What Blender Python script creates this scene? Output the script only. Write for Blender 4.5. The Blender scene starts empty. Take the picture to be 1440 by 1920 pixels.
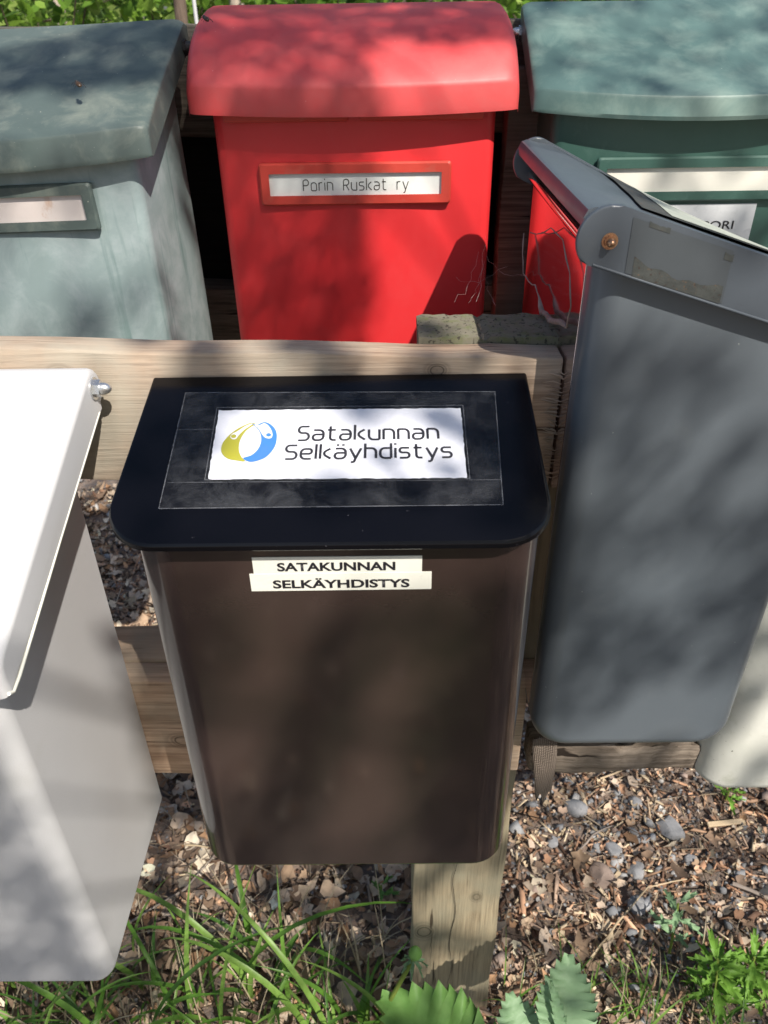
import bpy, bmesh, math, random
import numpy as np
from mathutils import Vector, Matrix

random.seed(7); rng = np.random.default_rng(11)
SC = bpy.context.scene
COL = SC.collection
R = math.radians

# ------------------------------------------------------------------ camera, sky, sun, exposure
cam_d = bpy.data.cameras.new("camera"); cam = bpy.data.objects.new("camera", cam_d); COL.objects.link(cam)
rot = Matrix(((0.9999097829556512, 0.011187418169871077, 0.007434219816107877),
              (0.0, 0.5534595662578778, -0.8328760463103987),
              (-0.013432272688632129, 0.832800906695192, 0.5534096347716437)))
cam.matrix_world = Matrix.Translation((0, 0, 1.78)) @ rot.to_4x4()
cam_d.sensor_fit = 'VERTICAL'; cam_d.sensor_height = 36.0; cam_d.sensor_width = 27.0
cam_d.lens = 36.0 * 1442 / 1920
cam_d.clip_start = 0.02; cam_d.clip_end = 600
cam_d.dof.use_dof = True; cam_d.dof.focus_distance = 0.86; cam_d.dof.aperture_fstop = 11
SC.camera = cam

SUN = Vector((0.58, -1.0, 1.3)).normalized()          # direction towards the sun
world = bpy.data.worlds.new("World"); SC.world = world; world.use_nodes = True
wn = world.node_tree.nodes; wl = world.node_tree.links
sky = wn.new('ShaderNodeTexSky'); sky.sky_type = 'NISHITA'; sky.sun_disc = False
sky.sun_elevation = math.asin(SUN.z); sky.sun_rotation = math.atan2(SUN.x, SUN.y)
sky.air_density = 1.0; sky.dust_density = 2.0; sky.ozone_density = 1.0
wl.new(sky.outputs[0], wn['Background'].inputs[0]); wn['Background'].inputs[1].default_value = 0.092
sun_d = bpy.data.lights.new("sun", 'SUN'); sun_d.energy = 4.2; sun_d.angle = R(0.53); sun_d.color = (1.0, 0.93, 0.84)
sun = bpy.data.objects.new("sun", sun_d); COL.objects.link(sun)
sun.rotation_euler = SUN.to_track_quat('Z', 'Y').to_euler()
SC.view_settings.view_transform = 'Standard'; SC.view_settings.look = 'None'
SC.view_settings.exposure = 0.63; SC.view_settings.gamma = 1.0

# ------------------------------------------------------------------ object helpers
def link(name, me, mat=None, parent=None, smooth=None):
    o = bpy.data.objects.new(name, me); COL.objects.link(o)
    if mat is not None: me.materials.append(mat)
    if parent is not None: o.parent = parent
    if smooth is not None and len(me.polygons):
        me.polygons.foreach_set('use_smooth', [True] * len(me.polygons))
        if smooth < 179: me.set_sharp_from_angle(angle=R(smooth))
    return o

def obj(name, bm, mat=None, parent=None, smooth=35):
    bmesh.ops.recalc_face_normals(bm, faces=bm.faces[:])
    me = bpy.data.meshes.new(name); bm.to_mesh(me); bm.free()
    o = link(name, me, mat, parent, smooth)
    if name in ('lid', 'body', 'nameplate', 'back_panel'):
        wnm = o.modifiers.new('normals', 'WEIGHTED_NORMAL'); wnm.keep_sharp = True; wnm.weight = 60
    return o

def tag(o, label=None, cat=None, group=None, kind=None):
    if label: o['label'] = label
    if cat: o['category'] = cat
    if group: o['group'] = group
    if kind: o['kind'] = kind
    return o

def thing(name, label, cat, loc=(0, 0, 0), rot=(0, 0, 0), group=None):
    o = bpy.data.objects.new(name, None); COL.objects.link(o)
    o.location = loc; o.rotation_euler = rot; o.empty_display_size = 0.05
    return tag(o, label, cat, group)

def box_into(bm, x0, x1, y0, y1, z0, z1, bev=0.0, seg=2):
    vs = [bm.verts.new((x, y, z)) for x in (x0, x1) for y in (y0, y1) for z in (z0, z1)]
    q = [(0, 1, 3, 2), (4, 6, 7, 5), (0, 4, 5, 1), (2, 3, 7, 6), (0, 2, 6, 4), (1, 5, 7, 3)]
    fs = [bm.faces.new([vs[i] for i in f]) for f in q]
    if bev:
        es = list({e for f in fs for e in f.edges})
        bmesh.ops.bevel(bm, geom=es, offset=bev, segments=seg, profile=0.5, affect='EDGES')
    return vs

def prism(bm, pts, axis, a0, a1):
    """extrude a 2-D outline along an axis; pts are the two other coordinates in xyz order"""
    def mk(p, a):
        if axis == 0: return (a, p[0], p[1])
        if axis == 1: return (p[0], a, p[1])
        return (p[0], p[1], a)
    A = [bm.verts.new(mk(p, a0)) for p in pts]; B = [bm.verts.new(mk(p, a1)) for p in pts]
    n = len(pts); fs = [bm.faces.new(A), bm.faces.new(B[::-1])]
    for i in range(n): fs.append(bm.faces.new((A[i], A[(i + 1) % n], B[(i + 1) % n], B[i])))
    return A, B, fs

def tube_into(bm, pts, radii, seg=8, caps=True):
    pts = [Vector(p) for p in pts]; n = len(pts)
    if not hasattr(radii, '__len__'): radii = [radii] * n
    rings = []; ref = Vector((0.31, 0.17, 0.93)).normalized()
    for i, p in enumerate(pts):
        t = (pts[min(i + 1, n - 1)] - pts[max(i - 1, 0)]).normalized()
        if abs(t.dot(ref)) > 0.95: ref = Vector((0.9, 0.3, 0.1)).normalized()
        a = t.cross(ref).normalized(); b = t.cross(a)
        rings.append([bm.verts.new(p + (a * math.cos(k * 2 * math.pi / seg) + b * math.sin(k * 2 * math.pi / seg)) * radii[i]) for k in range(seg)])
    for i in range(n - 1):
        for k in range(seg):
            bm.faces.new((rings[i][k], rings[i][(k + 1) % seg], rings[i + 1][(k + 1) % seg], rings[i + 1][k]))
    if caps: bm.faces.new(rings[0][::-1]); bm.faces.new(rings[-1])

def rounded(pts, rad, seg=6, closed=True):
    """round the corners of a 2-D outline; rad: one radius or one per corner"""
    n = len(pts); out = []
    if not hasattr(rad, '__len__'): rad = [rad] * n
    for i in range(n):
        p = Vector(pts[i]).to_2d()
        if (not closed and i in (0, n - 1)) or rad[i] <= 0: out.append(tuple(p)); continue
        a = Vector(pts[i - 1]).to_2d() - p; b = Vector(pts[(i + 1) % n]).to_2d() - p
        la, lb = a.length, b.length
        ang = a.angle(b)
        if ang > 3.1: out.append(tuple(p)); continue
        d = min(rad[i] / math.tan(ang / 2), la * 0.499, lb * 0.499)
        p0 = p + a / la * d; p1 = p + b / lb * d
        r = d * math.tan(ang / 2)
        c = p + (a / la + b / lb).normalized() * (r / math.sin(ang / 2))
        a0 = math.atan2(*(p0 - c).yx); a1 = math.atan2(*(p1 - c).yx)
        da = (a1 - a0 + math.pi) % (2 * math.pi) - math.pi
        for k in range(seg + 1):
            t = a0 + da * k / seg; out.append((c.x + r * math.cos(t), c.y + r * math.sin(t)))
    return out

# ------------------------------------------------------------------ material helpers
def new_mat(name):
    m = bpy.data.materials.new(name); m.use_nodes = True
    nt = m.node_tree; b = nt.nodes['Principled BSDF']
    return m, nt, b

def N(nt, t, **k):
    n = nt.nodes.new(t)
    for a, v in k.items():
        if a in n.inputs: n.inputs[a].default_value = v
        else: setattr(n, a, v)
    return n

def noise(nt, vec, scale, detail=4, rough=0.55, dist=0.0):
    n = N(nt, 'ShaderNodeTexNoise', Scale=scale, Detail=detail, Roughness=rough, Distortion=dist)
    nt.links.new(vec, n.inputs['Vector']); return n.outputs['Fac']

def ramp(nt, fac, stops):
    r = nt.nodes.new('ShaderNodeValToRGB'); nt.links.new(fac, r.inputs[0])
    e = r.color_ramp.elements
    while len(e) > 1: e.remove(e[0])
    e[0].position = stops[0][0]; e[0].color = (*stops[0][1], 1)
    for p, c in stops[1:]:
        x = e.new(p); x.color = (*c, 1)
    return r.outputs[0]

def mix(nt, fac, a, b, mode='MIX'):
    m = nt.nodes.new('ShaderNodeMix'); m.data_type = 'RGBA'; m.blend_type = mode
    for s, v in ((m.inputs[0], fac), (m.inputs[6], a), (m.inputs[7], b)):
        if hasattr(v, 'is_linked'): nt.links.new(v, s)
        elif isinstance(v, (int, float)): s.default_value = v
        else: s.default_value = (*v, 1)
    return m.outputs[2]

def step(nt, v, lo, hi):
    m = N(nt, 'ShaderNodeMapRange'); m.inputs[1].default_value = lo; m.inputs[2].default_value = hi
    nt.links.new(v, m.inputs[0]); return m.outputs[0]

def bump(nt, b, h, strength, dist=0.002):
    n = N(nt, 'ShaderNodeBump', Strength=strength, Distance=dist)
    nt.links.new(h, n.inputs['Height']); nt.links.new(n.outputs[0], b.inputs['Normal'])

def coord(nt, scale=(1, 1, 1), which='Object'):
    t = N(nt, 'ShaderNodeTexCoord'); m = N(nt, 'ShaderNodeMapping'); m.inputs['Scale'].default_value = scale
    nt.links.new(t.outputs[which], m.inputs[0]); return m.outputs[0]

def painted(name, c1, c2, rough=0.35, patch=6.0, fade=None, fade_lo=0.5, fade_hi=0.75, speck=None, speck_amt=0.70, metallic=0.0,
            coat=0.0, bump_s=0.12, bump_scale=220.0, rough_var=0.12, spec=0.5, scratch=None, runs=None, ior=1.5):
    m, nt, b = new_mat(name); v = coord(nt)
    f = noise(nt, v, patch, 6, 0.6)
    c = ramp(nt, f, [(0.3, c1), (0.7, c2)])
    if fade:
        f2 = noise(nt, v, patch * 2.3, 8, 0.68, 0.4)
        c = mix(nt, step(nt, f2, fade_lo, fade_hi), c, fade)
    if runs:                                                  # dirt that ran down
        f4 = noise(nt, coord(nt, (60, 60, 5)), 1.0, 4, 0.6)
        c = mix(nt, step(nt, f4, 0.58, 0.8), c, runs)
    if speck:
        f3 = noise(nt, v, 190, 3, 0.6)
        c = mix(nt, step(nt, f3, speck_amt, speck_amt + 0.05), c, speck)
    if scratch:
        f5 = noise(nt, coord(nt, (9, 300, 300)), 1.0, 2, 0.5)
        c = mix(nt, step(nt, f5, 0.72, 0.80), c, scratch)
    nt.links.new(c, b.inputs['Base Color'])
    fr = noise(nt, v, patch * 3, 6, 0.6)
    rr = N(nt, 'ShaderNodeMapRange'); rr.inputs[3].default_value = max(0.03, rough - rough_var); rr.inputs[4].default_value = rough + rough_var
    nt.links.new(fr, rr.inputs[0]); nt.links.new(rr.outputs[0], b.inputs['Roughness'])
    b.inputs['Metallic'].default_value = metallic; b.inputs['Coat Weight'].default_value = coat
    b.inputs['Coat Roughness'].default_value = 0.08
    b.inputs['Specular IOR Level'].default_value = spec; b.inputs['IOR'].default_value = ior
    if bump_s: bump(nt, b, noise(nt, v, bump_scale, 3, 0.5), bump_s, 0.0006)
    return m

def wood(name, axis, pale, mid, dark, grey=None, grey_amt=0.5, moss=None, rough=0.8, seed=0.0, grain=1.0, knots=()):
    m, nt, b = new_mat(name)
    sc = [26.0 * grain] * 3; sc[axis] = 1.7
    t = N(nt, 'ShaderNodeTexCoord'); mp = N(nt, 'ShaderNodeMapping'); mp.inputs['Scale'].default_value = sc
    mp.inputs['Location'].default_value = (seed, seed * 1.7, seed * 0.6)
    nt.links.new(t.outputs['Object'], mp.inputs[0]); v = mp.outputs[0]
    big = noise(nt, v, 1.1, 5, 0.6, 1.1)
    c = ramp(nt, big, [(0.25, dark), (0.43, mid), (0.58, pale), (0.75, mid)])
    sc2 = [210.0] * 3; sc2[axis] = 5.0
    fib = noise(nt, coord(nt, tuple(sc2)), 1.0, 4, 0.65)
    c = mix(nt, step(nt, fib, 0.26, 0.58), tuple(x * 0.62 for x in dark), c)
    v0 = coord(nt)
    if grey: c = mix(nt, step(nt, noise(nt, v0, 5, 5, 0.6), 0.62 - grey_amt * 0.4, 0.8 - grey_amt * 0.3), c, grey)
    if moss: c = mix(nt, step(nt, noise(nt, v0, 16, 7, 0.7), 0.52, 0.7), c, moss)
    for (kp, kr) in knots:
        d = [1.0, 1.0, 1.0]; d[axis] = 0.75; d[1] = 0.0
        mk = N(nt, 'ShaderNodeMapping'); mk.inputs['Scale'].default_value = d; mk.inputs['Location'].default_value = tuple(-a * q for a, q in zip(kp, d))
        nt.links.new(t.outputs['Object'], mk.inputs[0])
        ln = N(nt, 'ShaderNodeVectorMath', operation='LENGTH'); nt.links.new(mk.outputs[0], ln.inputs[0])
        wob = N(nt, 'ShaderNodeMath', operation='MULTIPLY_ADD'); nt.links.new(noise(nt, v0, 60, 3, 0.5), wob.inputs[0]); wob.inputs[1].default_value = kr * 0.5; nt.links.new(ln.outputs['Value'], wob.inputs[2])
        rg = ramp(nt, step(nt, wob.outputs[0], 0.0, kr * 3.2), [(0.0, (0.55, 0.55, 0.55)), (0.2, (0.8, 0.8, 0.8)), (0.40, (0.72, 0.72, 0.72)), (0.47, (0.22, 0.22, 0.22)), (0.53, (0.8, 0.8, 0.8)), (0.62, (0.6, 0.6, 0.6)), (0.72, (0.95, 0.95, 0.95)), (0.8, (0.78, 0.78, 0.78)), (1.0, (1, 1, 1))])
        c = mix(nt, 1.0, c, rg, 'MULTIPLY')
    # short drying cracks along the grain
    sc3 = [75.0] * 3; sc3[axis] = 3.2
    ck = noise(nt, coord(nt, tuple(sc3)), 1.0, 2, 0.4, 0.6)
    ckm = step(nt, ck, 0.275, 0.315)
    c = mix(nt, ckm, tuple(x * 0.25 for x in dark), c)
    nt.links.new(c, b.inputs['Base Color']); b.inputs['Roughness'].default_value = rough
    b.inputs['Specular IOR Level'].default_value = 0.25
    ad = N(nt, 'ShaderNodeMath', operation='MULTIPLY'); nt.links.new(fib, ad.inputs[0]); nt.links.new(ckm, ad.inputs[1])
    bump(nt, b, ad.outputs[0], 0.55, 0.0022)
    return m

def attr_mat(name, rough=0.75, trans=0.0, spec=0.3):
    m, nt, b = new_mat(name)
    a = N(nt, 'ShaderNodeAttribute'); a.attribute_name = 'Col'
    v = coord(nt); c = mix(nt, step(nt, noise(nt, v, 60, 4, 0.6), 0.3, 0.75), mix(nt, 0.35, a.outputs[0], (0, 0, 0)), a.outputs[0])
    nt.links.new(c, b.inputs['Base Color']); b.inputs['Roughness'].default_value = rough; b.inputs['Specular IOR Level'].default_value = spec
    if trans:
        tr = N(nt, 'ShaderNodeBsdfTranslucent'); nt.links.new(c, tr.inputs[0])
        ms = N(nt, 'ShaderNodeMixShader'); ms.inputs[0].default_value = trans
        nt.links.new(b.outputs[0], ms.inputs[1]); nt.links.new(tr.outputs[0], ms.inputs[2])
        nt.links.new(ms.outputs[0], nt.nodes['Material Output'].inputs[0])
    return m

MAT = {}
MAT['red'] = painted('faded_red_plastic', (0.66, 0.026, 0.030), (0.72, 0.035, 0.040), 0.42, 5, fade=(0.68, 0.05, 0.053), fade_lo=0.5, fade_hi=0.85, speck=(0.72, 0.2, 0.18), speck_amt=0.76, bump_s=0.1)
MAT['red_lid'] = painted('chalky_red_plastic', (0.60, 0.052, 0.055), (0.64, 0.078, 0.08), 0.5, 6, fade=(0.55, 0.11, 0.105), fade_lo=0.4, fade_hi=0.9, speck=(0.7, 0.3, 0.27), speck_amt=0.72)
MAT['red_frame'] = painted('orange_red_plastic', (0.52, 0.045, 0.03), (0.58, 0.06, 0.04), 0.5, 14, fade=(0.5, 0.13, 0.09), fade_lo=0.55, fade_hi=0.8)
MAT['green_pale'] = painted('chalky_green_plastic', (0.22, 0.29, 0.285), (0.28, 0.355, 0.36), 0.55, 7, fade=(0.38, 0.445, 0.455), fade_lo=0.45, fade_hi=0.75, speck=(0.4, 0.5, 0.45), speck_amt=0.75, runs=(0.12, 0.2, 0.19))
MAT['green_pale_lid'] = painted('shade_darkened_green', (0.065, 0.092, 0.086), (0.095, 0.125, 0.118), 0.5, 8, fade=(0.18, 0.205, 0.175), fade_lo=0.48, fade_hi=0.75, speck=(0.45, 0.46, 0.4), speck_amt=0.72)  # lid base darkened to a shaded tone, shared by the name frame
MAT['green_deep'] = painted('dark_green_plastic', (0.03, 0.085, 0.068), (0.05, 0.115, 0.095), 0.42, 7, fade=(0.11, 0.19, 0.165), fade_lo=0.55, fade_hi=0.85, speck=(0.3, 0.36, 0.32), speck_amt=0.755)
MAT['green_deep_lid'] = painted('weathered_green_plastic', (0.07, 0.13, 0.12), (0.12, 0.2, 0.185), 0.42, 5, fade=(0.22, 0.3, 0.26), fade_lo=0.45, fade_hi=0.75, speck=(0.55, 0.6, 0.5), speck_amt=0.745)
MAT['white'] = painted('white_powder_coat', (0.53, 0.535, 0.545), (0.575, 0.578, 0.585), 0.42, 3, fade=(0.50, 0.50, 0.48), fade_lo=0.55, fade_hi=0.9, speck=(0.3, 0.28, 0.25), speck_amt=0.735, bump_s=0.25, bump_scale=500)
MAT['white_old'] = painted('grubby_white_coat', (0.62, 0.63, 0.56), (0.70, 0.70, 0.64), 0.55, 8, fade=(0.42, 0.44, 0.34), fade_lo=0.55, fade_hi=0.85, speck=(0.14, 0.14, 0.1), speck_amt=0.70, bump_s=0.4, bump_scale=120)
MAT['grey'] = painted('slate_grey_coat', (0.105, 0.125, 0.143), (0.12, 0.14, 0.158), 0.36, 4, fade=(0.142, 0.16, 0.172), fade_lo=0.55, fade_hi=0.9, speck=(0.45, 0.47, 0.42), speck_amt=0.745, bump_s=0.1)
MAT['grey_lid'] = painted('slate_grey_lid_coat', (0.075, 0.09, 0.108), (0.09, 0.106, 0.125), 0.36, 6, fade=(0.12, 0.133, 0.14), fade_lo=0.55, fade_hi=0.85, speck=(0.4, 0.42, 0.4), speck_amt=0.77)
MAT['grey_back'] = painted('glossy_bare_back_panel', (0.72, 0.62, 0.62), (0.8, 0.7, 0.7), 0.09, 6, metallic=1.0, rough_var=0.04, bump_s=0.03, bump_scale=40)
MAT['dirty_tape'] = painted('dirty_tape', (0.040, 0.045, 0.043), (0.062, 0.067, 0.062), 0.7, 90, fade=(0.12, 0.075, 0.045), fade_lo=0.58, fade_hi=0.66, speck=(0.04, 0.03, 0.025), speck_amt=0.60, bump_s=0.8, bump_scale=160)
MAT['grey_tape'] = painted('grey_tape', (0.066, 0.077, 0.086), (0.074, 0.086, 0.096), 0.3, 12, rough_var=0.08)
MAT['sticker_pale'] = painted('faded_lid_sticker', (0.40, 0.43, 0.37), (0.50, 0.52, 0.45), 0.45, 14, fade=(0.28, 0.31, 0.26), fade_lo=0.5, fade_hi=0.7, speck=(0.2, 0.22, 0.2), speck_amt=0.7, bump_s=0.4, bump_scale=60)
MAT['black'] = painted('glossy_black_coat', (0.0022, 0.0022, 0.0035), (0.0035, 0.0035, 0.005), 0.2, 5, speck=(0.14, 0.14, 0.16), speck_amt=0.735, bump_s=0.05, bump_scale=400, rough_var=0.07, spec=0.26)
MAT['black_body'] = painted('black_coat_brown_sheen', (0.036, 0.0225, 0.0195), (0.043, 0.027, 0.0235), 0.2, 4, speck=(0.2, 0.18, 0.16), speck_amt=0.75, bump_s=0.3, bump_scale=160, rough_var=0.05, coat=0.85, spec=0.5, ior=1.45)  # brown of the reflected ground is mixed into the base colour
MAT['paper'] = painted('printed_paper', (0.76, 0.77, 0.83), (0.80, 0.81, 0.86), 0.35, 6, bump_s=0.08, bump_scale=90)
MAT['label_tape'] = painted('cream_label_tape', (0.74, 0.74, 0.66), (0.78, 0.78, 0.7), 0.3, 12, bump_s=0.0)
MAT['insert'] = painted('white_name_insert', (0.74, 0.77, 0.74), (0.8, 0.82, 0.79), 0.35, 9, fade=(0.66, 0.68, 0.6), fade_lo=0.62, fade_hi=0.85)
MAT['insert_stained'] = painted('stained_name_insert', (0.68, 0.60, 0.56), (0.76, 0.69, 0.66), 0.5, 9, fade=(0.5, 0.3, 0.18), fade_lo=0.6, fade_hi=0.78)
MAT['insert_cream'] = painted('cream_name_insert', (0.74, 0.72, 0.64), (0.8, 0.78, 0.7), 0.4, 8, speck=(0.2, 0.15, 0.1), speck_amt=0.79)
MAT['sticker'] = painted('white_sticker', (0.64, 0.66, 0.68), (0.76, 0.77, 0.78), 0.4, 22, fade=(0.5, 0.52, 0.54), fade_lo=0.58, fade_hi=0.75, bump_s=0.4, bump_scale=90)
MAT['ink'] = painted('dark_ink', (0.012, 0.011, 0.016), (0.016, 0.015, 0.02), 0.45, 6, bump_s=0)
MAT['ink_soft'] = painted('faded_ink', (0.05, 0.05, 0.042), (0.065, 0.06, 0.05), 0.5, 6, bump_s=0)
MAT['blue'] = painted('blue_print', (0.045, 0.2, 0.68), (0.05, 0.22, 0.7), 0.4, 6, bump_s=0)
MAT['yellow'] = painted('olive_yellow_print', (0.38, 0.36, 0.03), (0.42, 0.40, 0.04), 0.4, 6, bump_s=0)
MAT['zinc'] = painted('zinc_bolt', (0.62, 0.63, 0.64), (0.72, 0.73, 0.74), 0.28, 60, metallic=0.9, fade=(0.5, 0.47, 0.42), fade_lo=0.5, fade_hi=0.8)
MAT['brass'] = painted('yellow_zinc_nut', (0.46, 0.24, 0.14), (0.55, 0.36, 0.22), 0.3, 90, metallic=0.85, fade=(0.25, 0.1, 0.06), fade_lo=0.5, fade_hi=0.7)
MAT['dark_iron'] = painted('dark_iron', (0.02, 0.02, 0.02), (0.035, 0.03, 0.03), 0.5, 60)
MAT['bug'] = painted('brown_beetle', (0.04, 0.022, 0.012), (0.07, 0.04, 0.02), 0.4, 200)
# clear tape: see-through film with a greyish haze and wrinkles
m, nt, b = new_mat('clear_tape_film'); v = coord(nt)
f = noise(nt, v, 38, 8, 0.7, 0.5)
b.inputs['Base Color'].default_value = (0.42, 0.44, 0.47, 1); b.inputs['Roughness'].default_value = 0.32
al = N(nt, 'ShaderNodeMapRange'); al.inputs[1].default_value = 0.40; al.inputs[2].default_value = 0.78; al.inputs[3].default_value = 0.012; al.inputs[4].default_value = 0.12
nt.links.new(f, al.inputs[0]); nt.links.new(al.outputs[0], b.inputs['Alpha']); bump(nt, b, noise(nt, v, 260, 4, 0.6), 0.35, 0.0008)
MAT['film'] = m
m, nt, b = new_mat('tape_edge'); b.inputs['Base Color'].default_value = (0.35, 0.36, 0.38, 1); b.inputs['Roughness'].default_value = 0.4; b.inputs['Alpha'].default_value = 0.32
MAT['film_edge'] = m

MAT['rail'] = wood('rail_pine', 0, (0.53, 0.385, 0.28), (0.46, 0.325, 0.23), (0.33, 0.22, 0.15), grey=(0.40, 0.36, 0.29), grey_amt=0.55, knots=(((-0.337, 0.737, 0.048), 0.0055), ((-0.62, 0.737, 0.01), 0.008), ((0.05, 0.737, 0.05), 0.004)))
MAT['rail_low'] = wood('lower_rail_pine', 0, (0.53, 0.385, 0.28), (0.45, 0.315, 0.22), (0.33, 0.21, 0.14), grey=(0.32, 0.28, 0.215), grey_amt=0.35, seed=3.1, knots=(((-0.30, 0.737, 0.90), 0.007),))
MAT['post'] = wood('post_pine', 2, (0.37, 0.31, 0.205), (0.33, 0.27, 0.175), (0.25, 0.20, 0.13), grey=(0.26, 0.245, 0.175), grey_amt=0.45, seed=5.3, knots=(((0.056, 0.777, 0.305), 0.010), ((0.15, 0.777, 0.42), 0.005)))
MAT['end_grain'] = painted('mossy_end_grain', (0.15, 0.14, 0.105), (0.215, 0.2, 0.15), 0.9, 22, fade=(0.14, 0.155, 0.075), fade_lo=0.48, fade_hi=0.66, speck=(0.07, 0.065, 0.05), speck_amt=0.58, bump_s=0.9, bump_scale=260, spec=0.2)
MAT['rotten'] = wood('rotten_wood', 0, (0.36, 0.3, 0.24), (0.25, 0.2, 0.155), (0.09, 0.065, 0.048), grey=(0.12, 0.1, 0.08), grey_amt=0.3, seed=8.2, grain=1.4)
MAT['rack'] = wood('dark_rack_wood', 0, (0.17, 0.145, 0.115), (0.12, 0.10, 0.08), (0.06, 0.05, 0.04), grey=(0.12, 0.12, 0.1), grey_amt=0.4, seed=6.4)
MAT['rack_dark'] = wood('dark_crack_and_gap_shade', 0, (0.012, 0.011, 0.010), (0.009, 0.008, 0.008), (0.005, 0.005, 0.005), seed=4.4)  # near-black for the shade in the gaps, also fills the post cracks
MAT['bark'] = wood('tree_bark', 2, (0.16, 0.12, 0.09), (0.11, 0.08, 0.06), (0.05, 0.038, 0.03), seed=1.4, grain=0.35)
MAT['bark_pale'] = wood('pale_bark', 2, (0.62, 0.52, 0.42), (0.5, 0.42, 0.35), (0.2, 0.17, 0.14), seed=9.4, grain=0.3)
MAT['leaf_green'] = attr_mat('green_leaf', 0.45, 0.45)
MAT['leaf_shade'] = attr_mat('shade_layer_leaf', 0.5, 0.12)
MAT['grass'] = attr_mat('grass_blade', 0.42, 0.35, 0.4)
MAT['litter'] = attr_mat('dry_leaf', 0.8, 0.12)
MAT['chips'] = attr_mat('wood_chip', 0.85)
MAT['stone'] = painted('grey_stone', (0.17, 0.175, 0.185), (0.27, 0.27, 0.275), 0.85, 30, fade=(0.36, 0.35, 0.34), fade_lo=0.55, fade_hi=0.75, speck=(0.08, 0.08, 0.08), speck_amt=0.64, bump_s=0.8, bump_scale=120)
MAT['stone_brown'] = painted('brown_stone', (0.22, 0.165, 0.135), (0.3, 0.23, 0.19), 0.85, 30, speck=(0.1, 0.08, 0.07), speck_amt=0.64, bump_s=0.8, bump_scale=120)
MAT['gravel'] = attr_mat('gravel_grit', 0.85)
MAT['straw'] = painted('dry_straw', (0.42, 0.32, 0.2), (0.52, 0.41, 0.27), 0.7, 40)
MAT['twig'] = painted('grey_twig', (0.22, 0.18, 0.15), (0.33, 0.28, 0.24), 0.8, 60)
MAT['nest'] = painted('dry_fibre', (0.22, 0.14, 0.11), (0.36, 0.29, 0.25), 0.8, 50, bump_s=0.6, bump_scale=300)
MAT['splinter'] = painted('orange_splinter', (0.38, 0.17, 0.07), (0.5, 0.26, 0.12), 0.75, 60)
MAT['web'] = painted('cobweb', (0.5, 0.48, 0.45), (0.6, 0.58, 0.55), 0.5, 60)
# rough fabric scrap
m, nt, b = new_mat('coarse_brown_cloth'); v = coord(nt)
w1 = N(nt, 'ShaderNodeTexWave', Scale=110.0, Distortion=1.5); w1.bands_direction = 'X'; nt.links.new(v, w1.inputs[0])
w2 = N(nt, 'ShaderNodeTexWave', Scale=110.0, Distortion=1.5); w2.bands_direction = 'Z'; nt.links.new(v, w2.inputs[0])
mm = N(nt, 'ShaderNodeMath', operation='MULTIPLY'); nt.links.new(w1.outputs['Fac'], mm.inputs[0]); nt.links.new(w2.outputs['Fac'], mm.inputs[1])
nt.links.new(ramp(nt, mm.outputs[0], [(0.0, (0.12, 0.095, 0.075)), (0.6, (0.26, 0.21, 0.17))]), b.inputs['Base Color']); b.inputs['Roughness'].default_value = 0.9
bump(nt, b, mm.outputs[0], 0.8, 0.002); MAT['cloth'] = m
# forest soil
m, nt, b = new_mat('forest_soil'); v = coord(nt)
f = noise(nt, v, 14, 9, 0.7); f2 = noise(nt, v, 70, 6, 0.7)
c = ramp(nt, f, [(0.3, (0.13, 0.095, 0.075)), (0.5, (0.22, 0.165, 0.13)), (0.7, (0.32, 0.245, 0.2))])
c = mix(nt, step(nt, f2, 0.5, 0.62), c, (0.15, 0.135, 0.125))
c = mix(nt, step(nt, noise(nt, v, 0.35, 5, 0.6), 0.52, 0.66), c, (0.055, 0.085, 0.025))
nt.links.new(c, b.inputs['Base Color']); b.inputs['Roughness'].default_value = 0.95
bump(nt, b, f2, 0.9, 0.012); MAT['soil'] = m

# ------------------------------------------------------------------ the ground
def hgt(x, y):
    return (0.012 * np.sin(3.1 * x + 1.3) * np.cos(2.7 * y) + 0.008 * np.sin(9.1 * x + 4 * y) + 0.006 * np.cos(13 * y - 7 * x)
            + 0.02 * np.sin(0.8 * x) * np.sin(0.7 * y + 1))
g = np.sinh(np.linspace(-7.2, 7.2, 241)); g = g / g[-1] * 260.0
gx, gy = np.meshgrid(g, g + 1.2, indexing='ij'); gz = hgt(gx, gy)
n = len(g); V = np.stack([gx.ravel(), gy.ravel(), gz.ravel()], 1)
idx = np.arange(n * n).reshape(n, n)
Fq = np.stack([idx[:-1, :-1].ravel(), idx[1:, :-1].ravel(), idx[1:, 1:].ravel(), idx[:-1, 1:].ravel()], 1)
me = bpy.data.meshes.new('ground'); me.from_pydata(V.tolist(), [], Fq.tolist())
tag(link('ground', me, MAT['soil'], smooth=180), kind='structure')

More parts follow.
